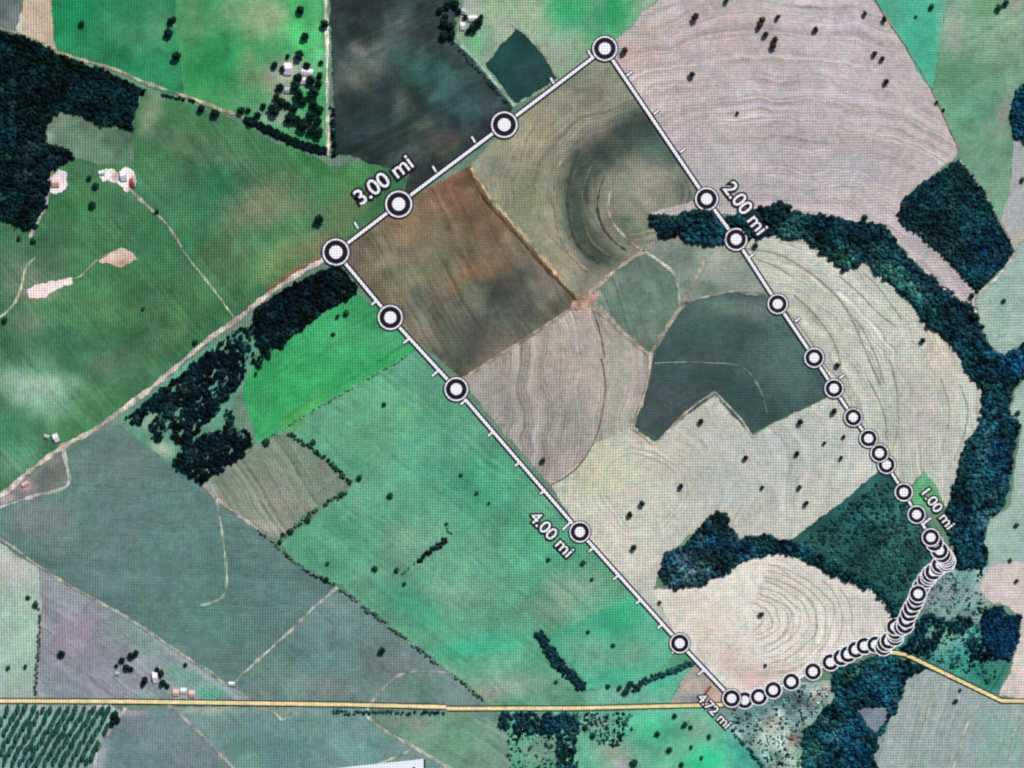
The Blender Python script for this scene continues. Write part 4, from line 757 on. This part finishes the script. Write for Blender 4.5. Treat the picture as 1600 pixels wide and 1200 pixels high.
# ------------------------------------------------------------------ hedges
def hedge(label, pts, width, col=(18, 44, 40), dens=1.0, gaps=0.0, name="hedge", cat="hedge", h=(3, 6)):
    c = np.array(catmull(pts, 2.2)); n = len(c)
    X, Y, R = [], [], []
    for i in range(n):
        for _ in range(max(1, int(width / 3.2 * dens))):
            X.append(c[i, 0] + random.uniform(-.5, .5) * width * 1.0); Y.append(c[i, 1] + random.uniform(-.5, .5) * width * 1.0); R.append(random.uniform(.3, .55) * min(width + 1, 6.5))
    X, Y, R = map(np.array, (X, Y, R))
    if gaps:
        gk = fbm(X / 7, Y / 7, int(pts[0][0]) % 50); k = gk > np.quantile(gk, gaps); X, Y, R = X[k], Y[k], R[k]
    ok = is_clear(X, Y, -3); X, Y, R = X[ok], Y[ok], R[ok]
    cc = np.array(col, float) * (1 + .5 * rng.uniform(-1, 1, len(X)))[:, None]
    o = lumps_mesh(name, X, Y, R, rng.uniform(h[0], h[1], len(X)), alb(np.clip(cc, 4, 200)) * 1.2)
    return tag(o, label, cat, None, "hedges between the fields")
hedge("thick black hedge below the upper farm trees", [(386, 188), (420, 203), (460, 222), (505, 236)], 10, (8, 26, 26), 2.4)
hedge("dark hedge along the right side of the pale vertical lane", [(519, 170), (521, 205), (523, 244)], 6, (12, 30, 30))
hedge("short dark hedge under the upper green pastures", [(240, 143), (262, 149), (285, 155), (304, 159)], 4, (16, 44, 38), 1, .25)
hedge("dark hedge along the upper side of the olive brown parcel", [(452, 676), (478, 694), (505, 716), (532, 738), (548, 756)], 5.5, (28, 60, 46), 1, .08)
hedge("dotted hedge along the lower side of the olive brown parcel", [(540, 768), (515, 784), (490, 800), (470, 815), (440, 840)], 5, (52, 88, 70), 1, .2)
hedge("short thick hedge alone in the teal pasture", [(696, 842), (684, 853), (670, 863), (656, 875)], 7, (14, 38, 38), 1.3)
hedge("thin hedge tail below the short thick hedge", [(650, 878), (640, 886), (630, 896)], 3, (40, 90, 70), 1, .3)
hedge("faint hedge above the short thick hedge", [(692, 808), (698, 820), (705, 834)], 4, (54, 96, 74), 1, .4)
hedge("dark hedge following the lower right edge of the broad grey green field", [(405, 830), (430, 850), (462, 878), (495, 900), (522, 912)], 4, (66, 90, 84), 1, .15)
hedge("long dotted hedge between grey green triangle and teal pasture", [(532, 920), (562, 942), (592, 966), (622, 988), (655, 1014), (690, 1040)], 5, (74, 102, 88), 1, .15)
hedge("dark hedge from the arched track down to the yellow road", [(708, 1056), (726, 1068), (742, 1082), (754, 1092)], 4, (66, 84, 70), 1, .2)
hedge("long thick dark hedge slanting through the turquoise parcel", [(842, 992), (856, 1012), (868, 1032), (884, 1048), (900, 1062), (908, 1074)], 13, (14, 46, 52), 1.8)
hedge("dark hedge running right to the survey line", [(990, 1078), (1008, 1064), (1036, 1052), (1062, 1044), (1082, 1034)], 8, (30, 70, 70), 1.4, .1)
hedge("thin upright hedge between the pale mint and mauve fields", [(56, 946), (63, 960), (62, 985), (60, 1020), (57, 1050), (55, 1086)], 3.6, (78, 80, 64), 1, .05)
hedge("roadside hedge south of the stepped road joint", [(520, 1112), (560, 1113), (600, 1113), (650, 1114), (692, 1113)], 5, (34, 70, 70), 1.2, .15)
hedge("hedge between the bright green parcel and the teal pasture", [(408, 692), (440, 672), (480, 648), (520, 624), (560, 600), (600, 578), (640, 554)], 3, (64, 122, 66), .8, .2, h=(.5, 1.2))
hedge("diagonal hedge below the 4.72 mi label", [(1143, 1142), (1158, 1158), (1172, 1174), (1186, 1192), (1200, 1212)], 5, (22, 62, 64), 1.1, .1)
hedge("dark hedge along the left of the pale green lane", [(706, 66), (726, 88), (748, 112), (770, 138), (790, 160)], 3.4, (22, 48, 50), 1, .3, h=(1, 3))
# ------------------------------------------------------------------ single trees
def make_crown(seed):
    r0 = np.random.default_rng(seed)
    Vs, Fs, off = [], [], 0
    n = 9
    for i in range(n):
        V, F = LUMPS1[(i + seed) % 10]
        if i == 0: c, r = np.array([0, 0, .8]), .72
        else:
            a = i / (n - 1) * 2 * math.pi + r0.uniform(-.3, .3); d = r0.uniform(.38, .66)
            c = np.array([math.cos(a) * d, math.sin(a) * d, r0.uniform(.45, 1.05)]); r = r0.uniform(.34, .5)
        Vs.append(V * r + c); Fs.append(F + off); off += len(V)
    for i in range(70):                                   # loose leaf sprays round the crown
        d = r0.normal(size=3); d /= np.linalg.norm(d)
        c = np.array([0, 0, .8]) + d * np.array([.95, .95, .6]) * r0.uniform(.75, 1.05)
        u = r0.normal(size=3) * .14; v = r0.normal(size=3) * .14
        Vs.append(np.array([c + u, c + v, c - u * .6 - v * .5])); Fs.append(np.array([[off, off + 1, off + 2]])); off += 3
    return np.concatenate(Vs), np.concatenate(Fs).astype(np.int32)
CROWNS = {}
def crown_mesh(k, tone):
    key = (k, tone)
    if key not in CROWNS:
        V, F = make_crown(k)
        c = np.array(tone, float) * (1 + .35 * np.random.default_rng(k).uniform(-1, 1, len(V)))[:, None]
        o = mesh_obj("crown", V, F, M_LEAF, None, alb(np.clip(c, 3, 200)) * 1.2)
        CROWNS[key] = o.data
        bpy.data.objects.remove(o)
    return CROWNS[key]
def trunk_mesh():
    bm = bmesh.new()
    bmesh.ops.create_cone(bm, cap_ends=True, segments=7, radius1=.11, radius2=.06, depth=.8)
    bmesh.ops.translate(bm, verts=bm.verts, vec=(0, 0, .4))
    for a in (0.4, 2.4, 4.6):                              # limbs reaching into the crown
        r = bmesh.ops.create_cone(bm, cap_ends=True, segments=5, radius1=.05, radius2=.02, depth=.55)
        from mathutils import Matrix
        m = Matrix.Translation((math.cos(a) * .18, math.sin(a) * .18, .82)) @ Matrix.Rotation(a, 4, 'Z') @ Matrix.Rotation(.75, 4, 'Y')
        bmesh.ops.transform(bm, verts=r["verts"], matrix=m)
    me = bpy.data.meshes.new("trunk"); bm.to_mesh(me); bm.free(); me.materials.append(M_BARK)
    return me
TRUNK = trunk_mesh()
DARK, OLIVE, BROWN, GREEN = (16, 38, 32), (48, 70, 46), (62, 50, 40), (28, 70, 48)
def tree(x, y, r, label, tone, group, tall=1.0):
    e = bpy.data.objects.new("tree", None); COL.objects.link(e)
    e.location = (float(wx(x)), float(wy(y)), 0.0)
    e.rotation_euler[2] = random.uniform(0, 6.28)
    s = r * S * 1.12
    e.scale = (s, s * random.uniform(.85, 1.1), s * tall)
    for nm, me in (("trunk", TRUNK), ("crown", crown_mesh(random.randrange(5), tone))):
        o = bpy.data.objects.new(nm, me); COL.objects.link(o); o.parent = e
    tag(e, label, "tree", None, group)
    return e
ORD = ["first", "second", "third", "fourth", "fifth", "sixth", "seventh", "eighth", "ninth", "tenth", "eleventh", "twelfth", "thirteenth", "fourteenth", "fifteenth", "sixteenth", "seventeenth", "eighteenth", "nineteenth", "twentieth"]
def ordinal(i):
    if i < 20: return ORD[i]
    n = i + 1
    return "%d%s" % (n, {1: "st", 2: "nd", 3: "rd"}.get(n % 10, "th") if n % 100 not in (11, 12, 13) else "th")
def trees(where, pts, tone=DARK, tall=1.0, adj="dark round"):
    pts = sorted(pts)
    for i, p in enumerate(pts):
        lab = "%s tree %s" % (adj, where) if len(pts) == 1 else "%s tree %s, %s from the left" % (adj, where, ordinal(i))
        tree(p[0], p[1], p[2], lab, tone, "single trees " + where, tall)
trees("on the large pinkish grey field", [(1086, 27, 5.4), (1135, 0, 4), (1190, 32, 4.8), (1187, 40, 4.4), (1196, 54, 4.4), (1215, 27, 3.8), (1211, 62, 4.6), (1208, 72, 4.8), (1274, 46, 4), (1351, 21, 3.6), (1366, 84, 3.8), (1378, 92, 3.8), (1384, 128, 4.2), (1081, 117, 4.4), (976, 79, 4.6), (1152, 177, 2.6)], BROWN, 1.5, "small brown black")
trees("on the pinkish field's right fence", [(1381, 31, 4.2), (1463, 160, 2.6), (1474, 172, 2.4)], DARK, 1.3, "small dark")
trees("in the dark emerald pasture", [(128, 38, 4.2), (267, 34, 5.2), (264, 52, 6.6), (277, 88, 7.2), (272, 30, 4)], DARK, 1.1)
trees("in the straw coloured end of the upper pasture", [(470, 16, 6), (477, 57, 6), (468, 86, 7.2), (508, 38, 6.4), (450, 88, 3.5), (502, 98, 3.5)], DARK, 1.1)
trees("along the lane under the upper pastures", [(315, 170, 5.5), (336, 177, 6.5), (377, 173, 6), (391, 192, 5), (388, 172, 4)], DARK, 1.1)
trees("in the upper farm grove", [(429, 102, 5.1), (443, 108, 5.1), (466, 122, 7.7), (462, 134, 7.0), (486, 126, 7.0), (438, 137, 5.8), (467, 148, 8.3), (474, 158, 6.4), (490, 146, 8.3), (440, 160, 7.0), (449, 164, 5.1), (429, 171, 9.2), (460, 169, 6.4), (455, 184, 9.0), (464, 187, 6.4), (474, 196, 9.0), (490, 164, 7.7), (498, 131, 6.4), (500, 172, 6.4), (488, 203, 7.7), (498, 208, 7.7), (480, 103, 5.8), (403, 180, 5.1), (412, 166, 4.5), (500, 118, 5.1), (432, 152, 5.1), (497, 190, 6.4), (486, 182, 7.7)], DARK, 1.0)
trees("around the top farmhouse", [(700, 8, 6), (712, 6, 6), (696, 26, 5), (694, 36, 6.5), (704, 42, 6), (694, 56, 7), (706, 54, 6.5), (727, 27, 4), (747, 36, 7), (740, 44, 7), (732, 49, 4.5), (716, 18, 5), (752, 27, 4), (688, 16, 5)], DARK, 1.0)
trees("standing alone left of the survey line near the 3.00 mi label", [(499, 343, 7.4)], DARK, 1.1, "large black")
trees("at the upper corner of the long teal pasture", [(541, 489, 4.6), (528, 494, 3.6), (521, 522, 3)], GREEN, 1.0)
trees("on the long teal pasture", [(490, 690, 4), (562, 746, 4.6), (610, 774, 4.4), (586, 888, 4.4), (620, 890, 4), (512, 880, 3), (600, 632, 3.6), (745, 770, 3), (720, 742, 3), (764, 786, 2.6), (857, 874, 3.6), (911, 879, 3.8), (925, 905, 3), (919, 987, 3), (869, 1065, 3), (958, 1008, 3.4), (632, 912, 3)], (24, 66, 46), .9, "small green")
trees("beside the olive brown parcel", [(417, 690, 5.4), (535, 772, 4), (482, 812, 4.4), (455, 829, 4.4), (438, 846, 3.6)], GREEN, 1.0)
trees("on the large pale straw field", [(1095, 658, 4), (1165, 715, 3.6), (1064, 759, 4), (1003, 786, 4.2), (984, 803, 4.2), (990, 855, 4), (1191, 761, 3), (1250, 659, 4.2), (1303, 642, 4.2), (1318, 682, 2.8), (1245, 708, 3.8), (1314, 715, 3), (1249, 761, 3.4), (1259, 786, 3.8), (1288, 692, 2.4)], (34, 36, 26), 1.5, "small dark brown")
trees("on the tan furrowed field", [(848, 719, 4)], BROWN, 1.4, "small brown")
trees("on the pale terraced field", [(1441, 532, 4), (1308, 570, 4)], (36, 40, 28), 1.4, "small olive")
trees("on the creamy stubble field", [(1189, 959, 4), (1196, 1039, 2.6), (1031, 941, 2.8)], BROWN, 1.4, "tiny brown")
trees("on the dusty mauve field", [(97, 1021, 5.4), (191, 1031, 5), (206, 1024, 5.6), (213, 1020, 5), (198, 1042, 5), (205, 1045, 4), (182, 1040, 3), (290, 1038, 3), (227, 1062, 5.6), (224, 1068, 4), (252, 1052, 5), (255, 1066, 5), (246, 1046, 4), (262, 1071, 4)], DARK, 1.0)
trees("on the pale mint field at the left edge", [(13, 1043, 3.6), (40, 1041, 3.2), (44, 933, 3.6), (56, 944, 4.6)], (40, 62, 44), 1.0, "small olive")
trees("on the grey green triangle", [(597, 1016, 5.4), (510, 905, 3.8)], DARK, 1.1)
trees("on the right edge's pale sage fields", [(1590, 645, 3.8), (1588, 820, 3.6), (1578, 875, 3), (1568, 470, 3.4), (1597, 281, 3.6)], OLIVE, 1.1, "small olive")
trees("on the salmon pink field at the right edge", [(1588, 907, 3)], BROWN, 1.3, "tiny brown")
trees("on the lower right grey field", [(1493, 1095, 3.4), (1500, 1078, 2.4)], (40, 52, 62), 1.2, "small slate")
trees("on the mint wedge and soft meadow", [(1455, 11, 4), (1560, 12, 5), (1571, 5, 4.6), (1431, 26, 2.4)], GREEN, 1.1, "small green")
trees("on the emerald meadow south of the road", [(1027, 1146, 4.4), (1046, 1171, 4.4), (991, 1191, 5.4), (1065, 1194, 4), (1054, 1118, 4), (1070, 1131, 4.6), (1079, 1136, 3.4), (915, 1136, 4), (927, 1148, 4.6), (1108, 1150, 3.6), (1080, 1167, 3), (1096, 1184, 3)], (16, 66, 50), 1.0, "dark green")
trees("along the river wood's upper fringe", [(1351, 340, 4.2), (1217, 318, 4.6), (1210, 326, 4), (1233, 324, 4.4), (1180, 384, 4), (1318, 420, 4.4), (1450, 508, 4.2), (1518, 462, 4), (1523, 494, 5.4)], (20, 50, 50), 1.3, "dark teal")
trees("by the verge in the left pasture", [(145, 320, 5.5), (52, 376, 4), (150, 290, 5), (140, 278, 4), (8, 500, 4.5), (224, 482, 2.6), (30, 372, 3.4), (246, 330, 3.6), (305, 534, 4)], (22, 62, 46), 1.0, "dark green")
trees("left of the hedge meeting the survey line", [(985, 1068, 5), (978, 1080, 5), (968, 1074, 3.6), (950, 1072, 3.4), (996, 1072, 4)], (30, 58, 60), 1.0, "grey dark")

# plantation in the lower left corner: trees standing in slanting rows
pol = [(2, 1104), (176, 1106), (188, 1114), (160, 1150), (148, 1178), (144, 1199), (2, 1199)]
for j in range(11):
    n = 0
    for i in range(-3, 16):
        x = i * 13.2 + (j % 2) * 6.4 + j * 1.4 + random.uniform(-1.8, 1.8); y = 1108 + j * 9.2 + random.uniform(-1.6, 1.6)
        if not (inside(pol, np.array([x]), np.array([y]))[0] and is_clear(np.array([x]), np.array([y]))[0]): continue
        e = tree(x, y, random.uniform(3.8, 5.4), "teal plantation tree, %s from the left in the %s row below the yellow road" % (ordinal(n), ordinal(j)), (34, 80, 72), "plantation trees in the lower left corner", .8)
        e.rotation_euler[2] = math.radians(-12 + random.uniform(-8, 8)); e.scale = (e.scale[0] * .72, e.scale[0] * 1.6, e.scale[2])
        n += 1
trees("at the top corner of the lower left plantation", [(180, 1117, 6.2), (184, 1124, 5), (176, 1130, 5)], DARK, 1.0)

# ------------------------------------------------------------------ farm buildings
M_ROOF = {"white": plain("white_sheet_roof", (236, 232, 238)), "pink": plain("pink_tile_roof", (222, 184, 178)), "rust": plain("rust_tile_roof", (140, 84, 64)), "grey": plain("grey_sheet_roof", (176, 184, 186))}
M_WALL = plain("plaster_wall", (206, 200, 190)); M_DOOR = plain("timber_door", (80, 64, 52)); M_PANE = plain("window_pane", (40, 50, 60), .2)
def boxm(name, x0, x1, y0, y1, z0, z1, mat, parent):
    V = [(x, y, z) for z in (z0, z1) for x, y in ((x0, y0), (x1, y0), (x1, y1), (x0, y1))]
    F = [(3, 2, 1, 0), (4, 5, 6, 7), (0, 1, 5, 4), (1, 2, 6, 5), (2, 3, 7, 6), (3, 0, 4, 7)]
    return mesh_obj(name, V, F, mat, parent)
def house(label, x, y, l, w, ang, roof, name="farm_building", h=5.0):
    e = bpy.data.objects.new(name, None); COL.objects.link(e)
    e.location = (float(wx(x)), float(wy(y)), 2.0); e.rotation_euler[2] = math.radians(ang)
    L, Wd = l * S / 2, w * S / 2
    boxm("wall", -L, L, -Wd, Wd, 0, h, M_WALL, e)
    o = .5; rh = Wd * .5
    for s in (-1, 1):
        V = [(-L - o, 0, h + rh), (L + o, 0, h + rh), (L + o, s * (Wd + o), h - .2), (-L - o, s * (Wd + o), h - .2)]
        V += [(a, b, c - .25) for a, b, c in V]
        F = [(0, 1, 2, 3), (7, 6, 5, 4), (0, 4, 5, 1), (1, 5, 6, 2), (2, 6, 7, 3), (3, 7, 4, 0)]
        if s > 0: F = [f[::-1] for f in F]
        mesh_obj("roof", V, F, M_ROOF[roof], e)
    V = [(-L, -Wd, h), (-L, Wd, h), (-L, 0, h + rh - .3), (L, -Wd, h), (L, Wd, h), (L, 0, h + rh - .3)]
    mesh_obj("gable", V, [(0, 2, 1), (3, 4, 5)], M_WALL, e)
    boxm("door", -.8, .8, -Wd - .08, -Wd + .02, 0, 2.4, M_DOOR, e)
    for k in (-.6, .6): boxm("window", k * L - .7, k * L + .7, -Wd - .08, -Wd + .02, 1.2, 2.6, M_PANE, e)
    return tag(e, label, "building", None, "farm buildings")
house("tall white roofed barn at the top of the upper farm grove", 450, 108, 12, 19, 0, "white")
house("white roofed shed right of the barn in the upper farm grove", 480, 113, 18, 11, -8, "white")
house("small white shed in the middle of the upper farm grove", 474, 126, 10, 11, 0, "white")
house("grey roofed hut low in the upper farm grove", 449, 141, 8, 9, 0, "grey")
house("white roofed farmhouse at the top beside dark trees", 739, 29, 14, 9, 0, "white")
house("small pale shed above the top farmhouse", 724, 18, 7, 9, -15, "grey")
house("white shed below the top farmhouse", 723, 41, 7, 12, 0, "white")
house("white roofed house in the rusty farmyard patch", 193, 275, 9, 16, 12, "white")
house("small white shed left in the rusty farmyard patch", 159, 270, 9, 6, 10, "white")
house("rust roofed barn right in the rusty farmyard patch", 207, 286, 5, 15, 15, "rust")
house("pink roofed house at the edge of the dark wood", 87, 286, 12, 12, 0, "pink")
house("white roofed house above the left end of the earth road", 88, 684, 8, 13, 25, "white")
house("small grey shed beside the earth road farmhouse", 73, 682, 8, 6, -20, "grey")
house("pink roofed shed in the loop of farmyard", 40, 756, 11, 6, 30, "pink")
house("long white shed above the yellow road on the mauve field", 243, 1058, 8, 18, 8, "white")
house("pink roofed cottage left beside the yellow road", 275, 1082, 9, 11, 0, "pink")
house("white roofed cottage in the middle of the roadside farm", 287, 1079, 9, 9, 0, "white")
house("pink roofed cottage right beside the yellow road", 300, 1084, 9, 11, 0, "pink")
house("small white hut at the end of the straight pale track", 362, 1068, 9, 6, 0, "white")
house("small white shed at the lower right of the mauve field's tree cluster", 183, 1052, 6, 6, 0, "grey")
house("rust roofed hut in the tangled scrub", 1237, 1153, 7, 5, -10, "rust")
house("long rust roofed shed left above the 4.72 mi label", 1106, 1078, 16, 4, 52, "rust", h=3)

# ------------------------------------------------------------------ survey line
def strip(name, pts, w, z, mat, parent=None, closed=False):
    V, F = [], []
    for (x1, y1), (x2, y2) in zip(pts[:-1], pts[1:]):
        L = math.hypot(x2 - x1, y2 - y1)
        if L < .01: continue
        nx, ny = -(y2 - y1) / L * w / 2, (x2 - x1) / L * w / 2
        ex, ey = (x2 - x1) / L * w * .3, (y2 - y1) / L * w * .3
        b = len(V)
        for zz in (z - .5, z):
            for px, py in ((x1 - ex + nx, y1 - ey + ny), (x2 + ex + nx, y2 + ey + ny), (x2 + ex - nx, y2 + ey - ny), (x1 - ex - nx, y1 - ey - ny)):
                V.append((float(wx(px)), float(wy(py)), zz))
        F += [(b + 4, b + 5, b + 6, b + 7), (b + 3, b + 2, b + 1, b), (b, b + 1, b + 5, b + 4), (b + 1, b + 2, b + 6, b + 5), (b + 2, b + 3, b + 7, b + 6), (b + 3, b, b + 4, b + 7)]
        z += .004
    return mesh_obj(name, V, F, mat, parent)
line = bpy.data.objects.new("survey_line", None); COL.objects.link(line)
tag(line, "white survey line with black edges enclosing the central block of fields", "line")
corner = [(1143, 1091), (525, 394), (945, 76), (1454, 839.5)]
path = LINE[:21]
for i, (a, b) in enumerate(zip(path[:-1], path[1:])):
    w = 4.6 if i < 8 else 4.6 - 0.8 * min(1, (i - 8) / 8)
    s = strip("segment", [a, b], w, 4.0 + .01 * i, M_WHITE, line)
    strip("segment_edge", [a, b], w + 5.0, 3.6 + .01 * i, M_BLACK, s)
rest = LINE[20:] + [LINE[0]]
for i, (a, b) in enumerate(zip(rest[:-1], rest[1:])):
    s = strip("segment", [a, b], 3.6, 3.3 + .004 * i, M_WHITE, line)
TICKS = [(865, 130, -120, 9), (742, 222, -120, 9), (681, 268, -120, 9), (559, 356, -120, 9), (924, 88, -120, 10), (980, 118, -38, 9), (1022, 178, -38, 9), (1063, 238, -38, 9), (1136, 353, -38, 17), (1171, 402, -38, 8), (1243, 502, -38, 8), (1312, 591, -38, 8),
         (534, 412, 140, 9), (588, 470, 140, 9), (638, 530, 140, 9), (684, 580, 140, 11), (727, 626, 140, 9), (770, 675, 140, 9), (812, 722, 140, 9), (851, 766, 140, 9), (893, 814, 135, 19), (927, 856, 140, 9), (966, 899, 140, 9), (1001, 937, 140, 9), (1034, 976, 140, 8), (1064, 1008, 140, 18), (1098, 1048, 140, 9), (1443, 818, -38, 14)]
for x, y, a, l in TICKS:
    t = math.radians(a); x2, y2 = x + math.cos(t) * l, y + math.sin(t) * l
    k = strip("tick", [(x, y), (x2, y2)], 3.0, 4.35, M_WHITE, line)
    strip("tick_edge", [(x, y), (x2, y2)], 5.6, 3.5, M_BLACK, k)

def disc_mesh(name, r1, r0, h, mat, seg=48):
    bm = bmesh.new()
    def ring(r, z): return [bm.verts.new((math.cos(2 * math.pi * i / seg) * r, math.sin(2 * math.pi * i / seg) * r, z)) for i in range(seg)]
    o0, o1 = ring(r1, 0), ring(r1, h)
    if r0 > 0:
        i0, i1 = ring(r0, 0), ring(r0, h)
        for i in range(seg):
            j = (i + 1) % seg
            bm.faces.new((o0[i], o0[j], o1[j], o1[i])); bm.faces.new((i0[j], i0[i], i1[i], i1[j]))
            bm.faces.new((o1[i], o1[j], i1[j], i1[i])); bm.faces.new((o0[j], o0[i], i0[i], i0[j]))
    else:
        bm.faces.new(o1); bm.faces.new(o0[::-1])
        for i in range(seg):
            j = (i + 1) % seg
            bm.faces.new((o0[i], o0[j], o1[j], o1[i]))
    me = bpy.data.meshes.new(name); bm.to_mesh(me); bm.free(); me.materials.append(mat)
    return me
D_EDGE, D_RIM, D_RING, D_FACE = disc_mesh("edge", 1.1, 0, .02, M_BLACK), disc_mesh("rim", 1.0, 0, .04, M_WHITE), disc_mesh("ring", .88, .49, .06, M_BLACK), disc_mesh("face", .475, 0, .055, M_WHITE)
order = {}
chain = {tuple(p): i for i, p in enumerate(LINE)}
ordz = list(range(60, 54, -1)) + list(range(55, 48, -1))          # low to high
zrank = {}
lvl = 0
seq = [60, 59, 58, 57, 56, 55, 54, 53, 52, 51, 50, 49, 48, 47, 46, 45, 44, 43, 42, 41, 40, 39, 38, 37, 36, 34, 33, 32, 31, 30, 29, 28, 27, 26, 25, 24, 23, 22, 21, 20, 35]
for q, i in enumerate(seq): zrank[i] = q
for i in range(20): zrank[i] = 3
zrank[0] = 10
zrank[16] = 6
RAD = {0: 14.8, 1: 15.6, 2: 16.4, 3: 18.6, 4: 19.4, 5: 21, 6: 21, 7: 20.6, 8: 19.4, 9: 18, 10: 17.6, 11: 15.8, 12: 15.6, 13: 15}
for i, (x, y) in enumerate(LINE):
    e = bpy.data.objects.new("ring_marker", None); COL.objects.link(e)
    r = RAD.get(i, 14.4) * S
    e.location = (float(wx(x)), float(wy(y)), 4.7 + .11 * zrank[i]); e.scale = (r, r, 1)
    for nm, me in (("edge", D_EDGE), ("rim", D_RIM), ("ring", D_RING), ("face", D_FACE)):
        if nm == "edge" and i > 20 : continue
        o = bpy.data.objects.new(nm, me); COL.objects.link(o); o.parent = e
    if i == 0: lab = "round white marker with black ring at the 4.72 mi label"
    elif i == 2: lab = "round white marker with black ring beside the 4.00 mi label"
    elif i == 5: lab = "large ring marker where the survey line meets the earth road"
    elif i == 6: lab = "large ring marker under the 3.00 mi label"
    elif i == 8: lab = "large ring marker at the topmost corner of the survey line"
    elif i == 10: lab = "ring marker touching the lower end of the 2.00 mi label"
    else: lab = "white ring marker, %s along the line counting clockwise from the 4.72 mi label" % ordinal(i)
    tag(e, lab, "marker", None, "ring markers along the survey line")

# ------------------------------------------------------------------ distance labels
def text_mesh(txt, off):
    cu = bpy.data.curves.new("txt", 'FONT'); cu.body = txt; cu.offset = off; cu.extrude = .02; cu.align_x = 'CENTER'; cu.align_y = 'CENTER'; cu.space_character = .97
    o = bpy.data.objects.new("txt", cu); COL.objects.link(o)
    dg = bpy.context.evaluated_depsgraph_get(); me = bpy.data.meshes.new_from_object(o.evaluated_get(dg))
    bpy.data.objects.remove(o); return me
for (t, x, y, a, L, H) in TEXTS:
    core, halo = text_mesh(t, .008), text_mesh(t, .1)
    co = np.array([v.co[:] for v in core.vertices]); lo, hi = co.min(0), co.max(0)
    sx, sy = L * S / (hi[0] - lo[0]), H * 1.1 * S / (hi[1] - lo[1]); cx, cy = (lo + hi)[:2] / 2
    e = bpy.data.objects.new("distance_label", None); COL.objects.link(e)
    e.location = (float(wx(x)), float(wy(y)), 5.0); e.rotation_euler[2] = math.radians(a)
    for nm, me, mat, dz in (("letters", core, M_WHITE, .8), ("outline", halo, M_BLACK, .2)):
        me.materials.clear(); me.materials.append(mat); me.name = nm
        for v in me.vertices: v.co = ((v.co[0] - cx) * sx, (v.co[1] - cy) * sy, dz + v.co[2] * 8)
        o = bpy.data.objects.new(nm, me); COL.objects.link(o); o.parent = e
    tag(e, {"3": "white 3.00 mi lettering slanting up beside the brown ploughed field", "2": "white 2.00 mi lettering over the tip of the river wood", "1": "small white 1.00 mi lettering on the little green grass wedge", "4": "white 4.00 mi lettering slanting down on the teal pasture"}[t[0]] if t != "4.72 mi" else "smallest white lettering 4.72 mi crossing the yellow road end", "label", None, "distance labels")

# white panel whose upper corner reaches into the bottom edge
def slab(name, pts, z0, z1, mat, parent=None):
    n = len(pts); V = [(float(wx(px)), float(wy(py)), z) for z in (z0, z1) for px, py in pts]
    F = [tuple(range(n - 1, -1, -1)), tuple(range(n, 2 * n))] + [(i, (i + 1) % n, n + (i + 1) % n, n + i) for i in range(n)]
    o = mesh_obj(name, V, F, mat, parent)
    bm = bmesh.new(); bm.from_mesh(o.data); bmesh.ops.recalc_face_normals(bm, faces=bm.faces); bm.to_mesh(o.data); bm.free()
    return o
M_PANEL = plain("white_panel_paint", (232, 240, 246), .6, .02)
panel = bpy.data.objects.new("white_panel", None); COL.objects.link(panel); panel.location = (0, 0, 0)
tag(panel, "white panel corner poking up at the bottom edge", "panel")
slab("board", [(430, 1212), (535, 1199), (662, 1185.5), (662, 1300), (430, 1300)], 4.0, 6.0, M_PANEL, panel)
slab("border", [(662.2, 1185.5), (664.6, 1187), (664.6, 1300), (662.2, 1300)], 3.0, 5.0, M_BLACK, panel)
slab("print", [(644, 1199), (648, 1197.5), (650, 1203), (646, 1206)], 6.02, 6.1, M_BLACK, panel)
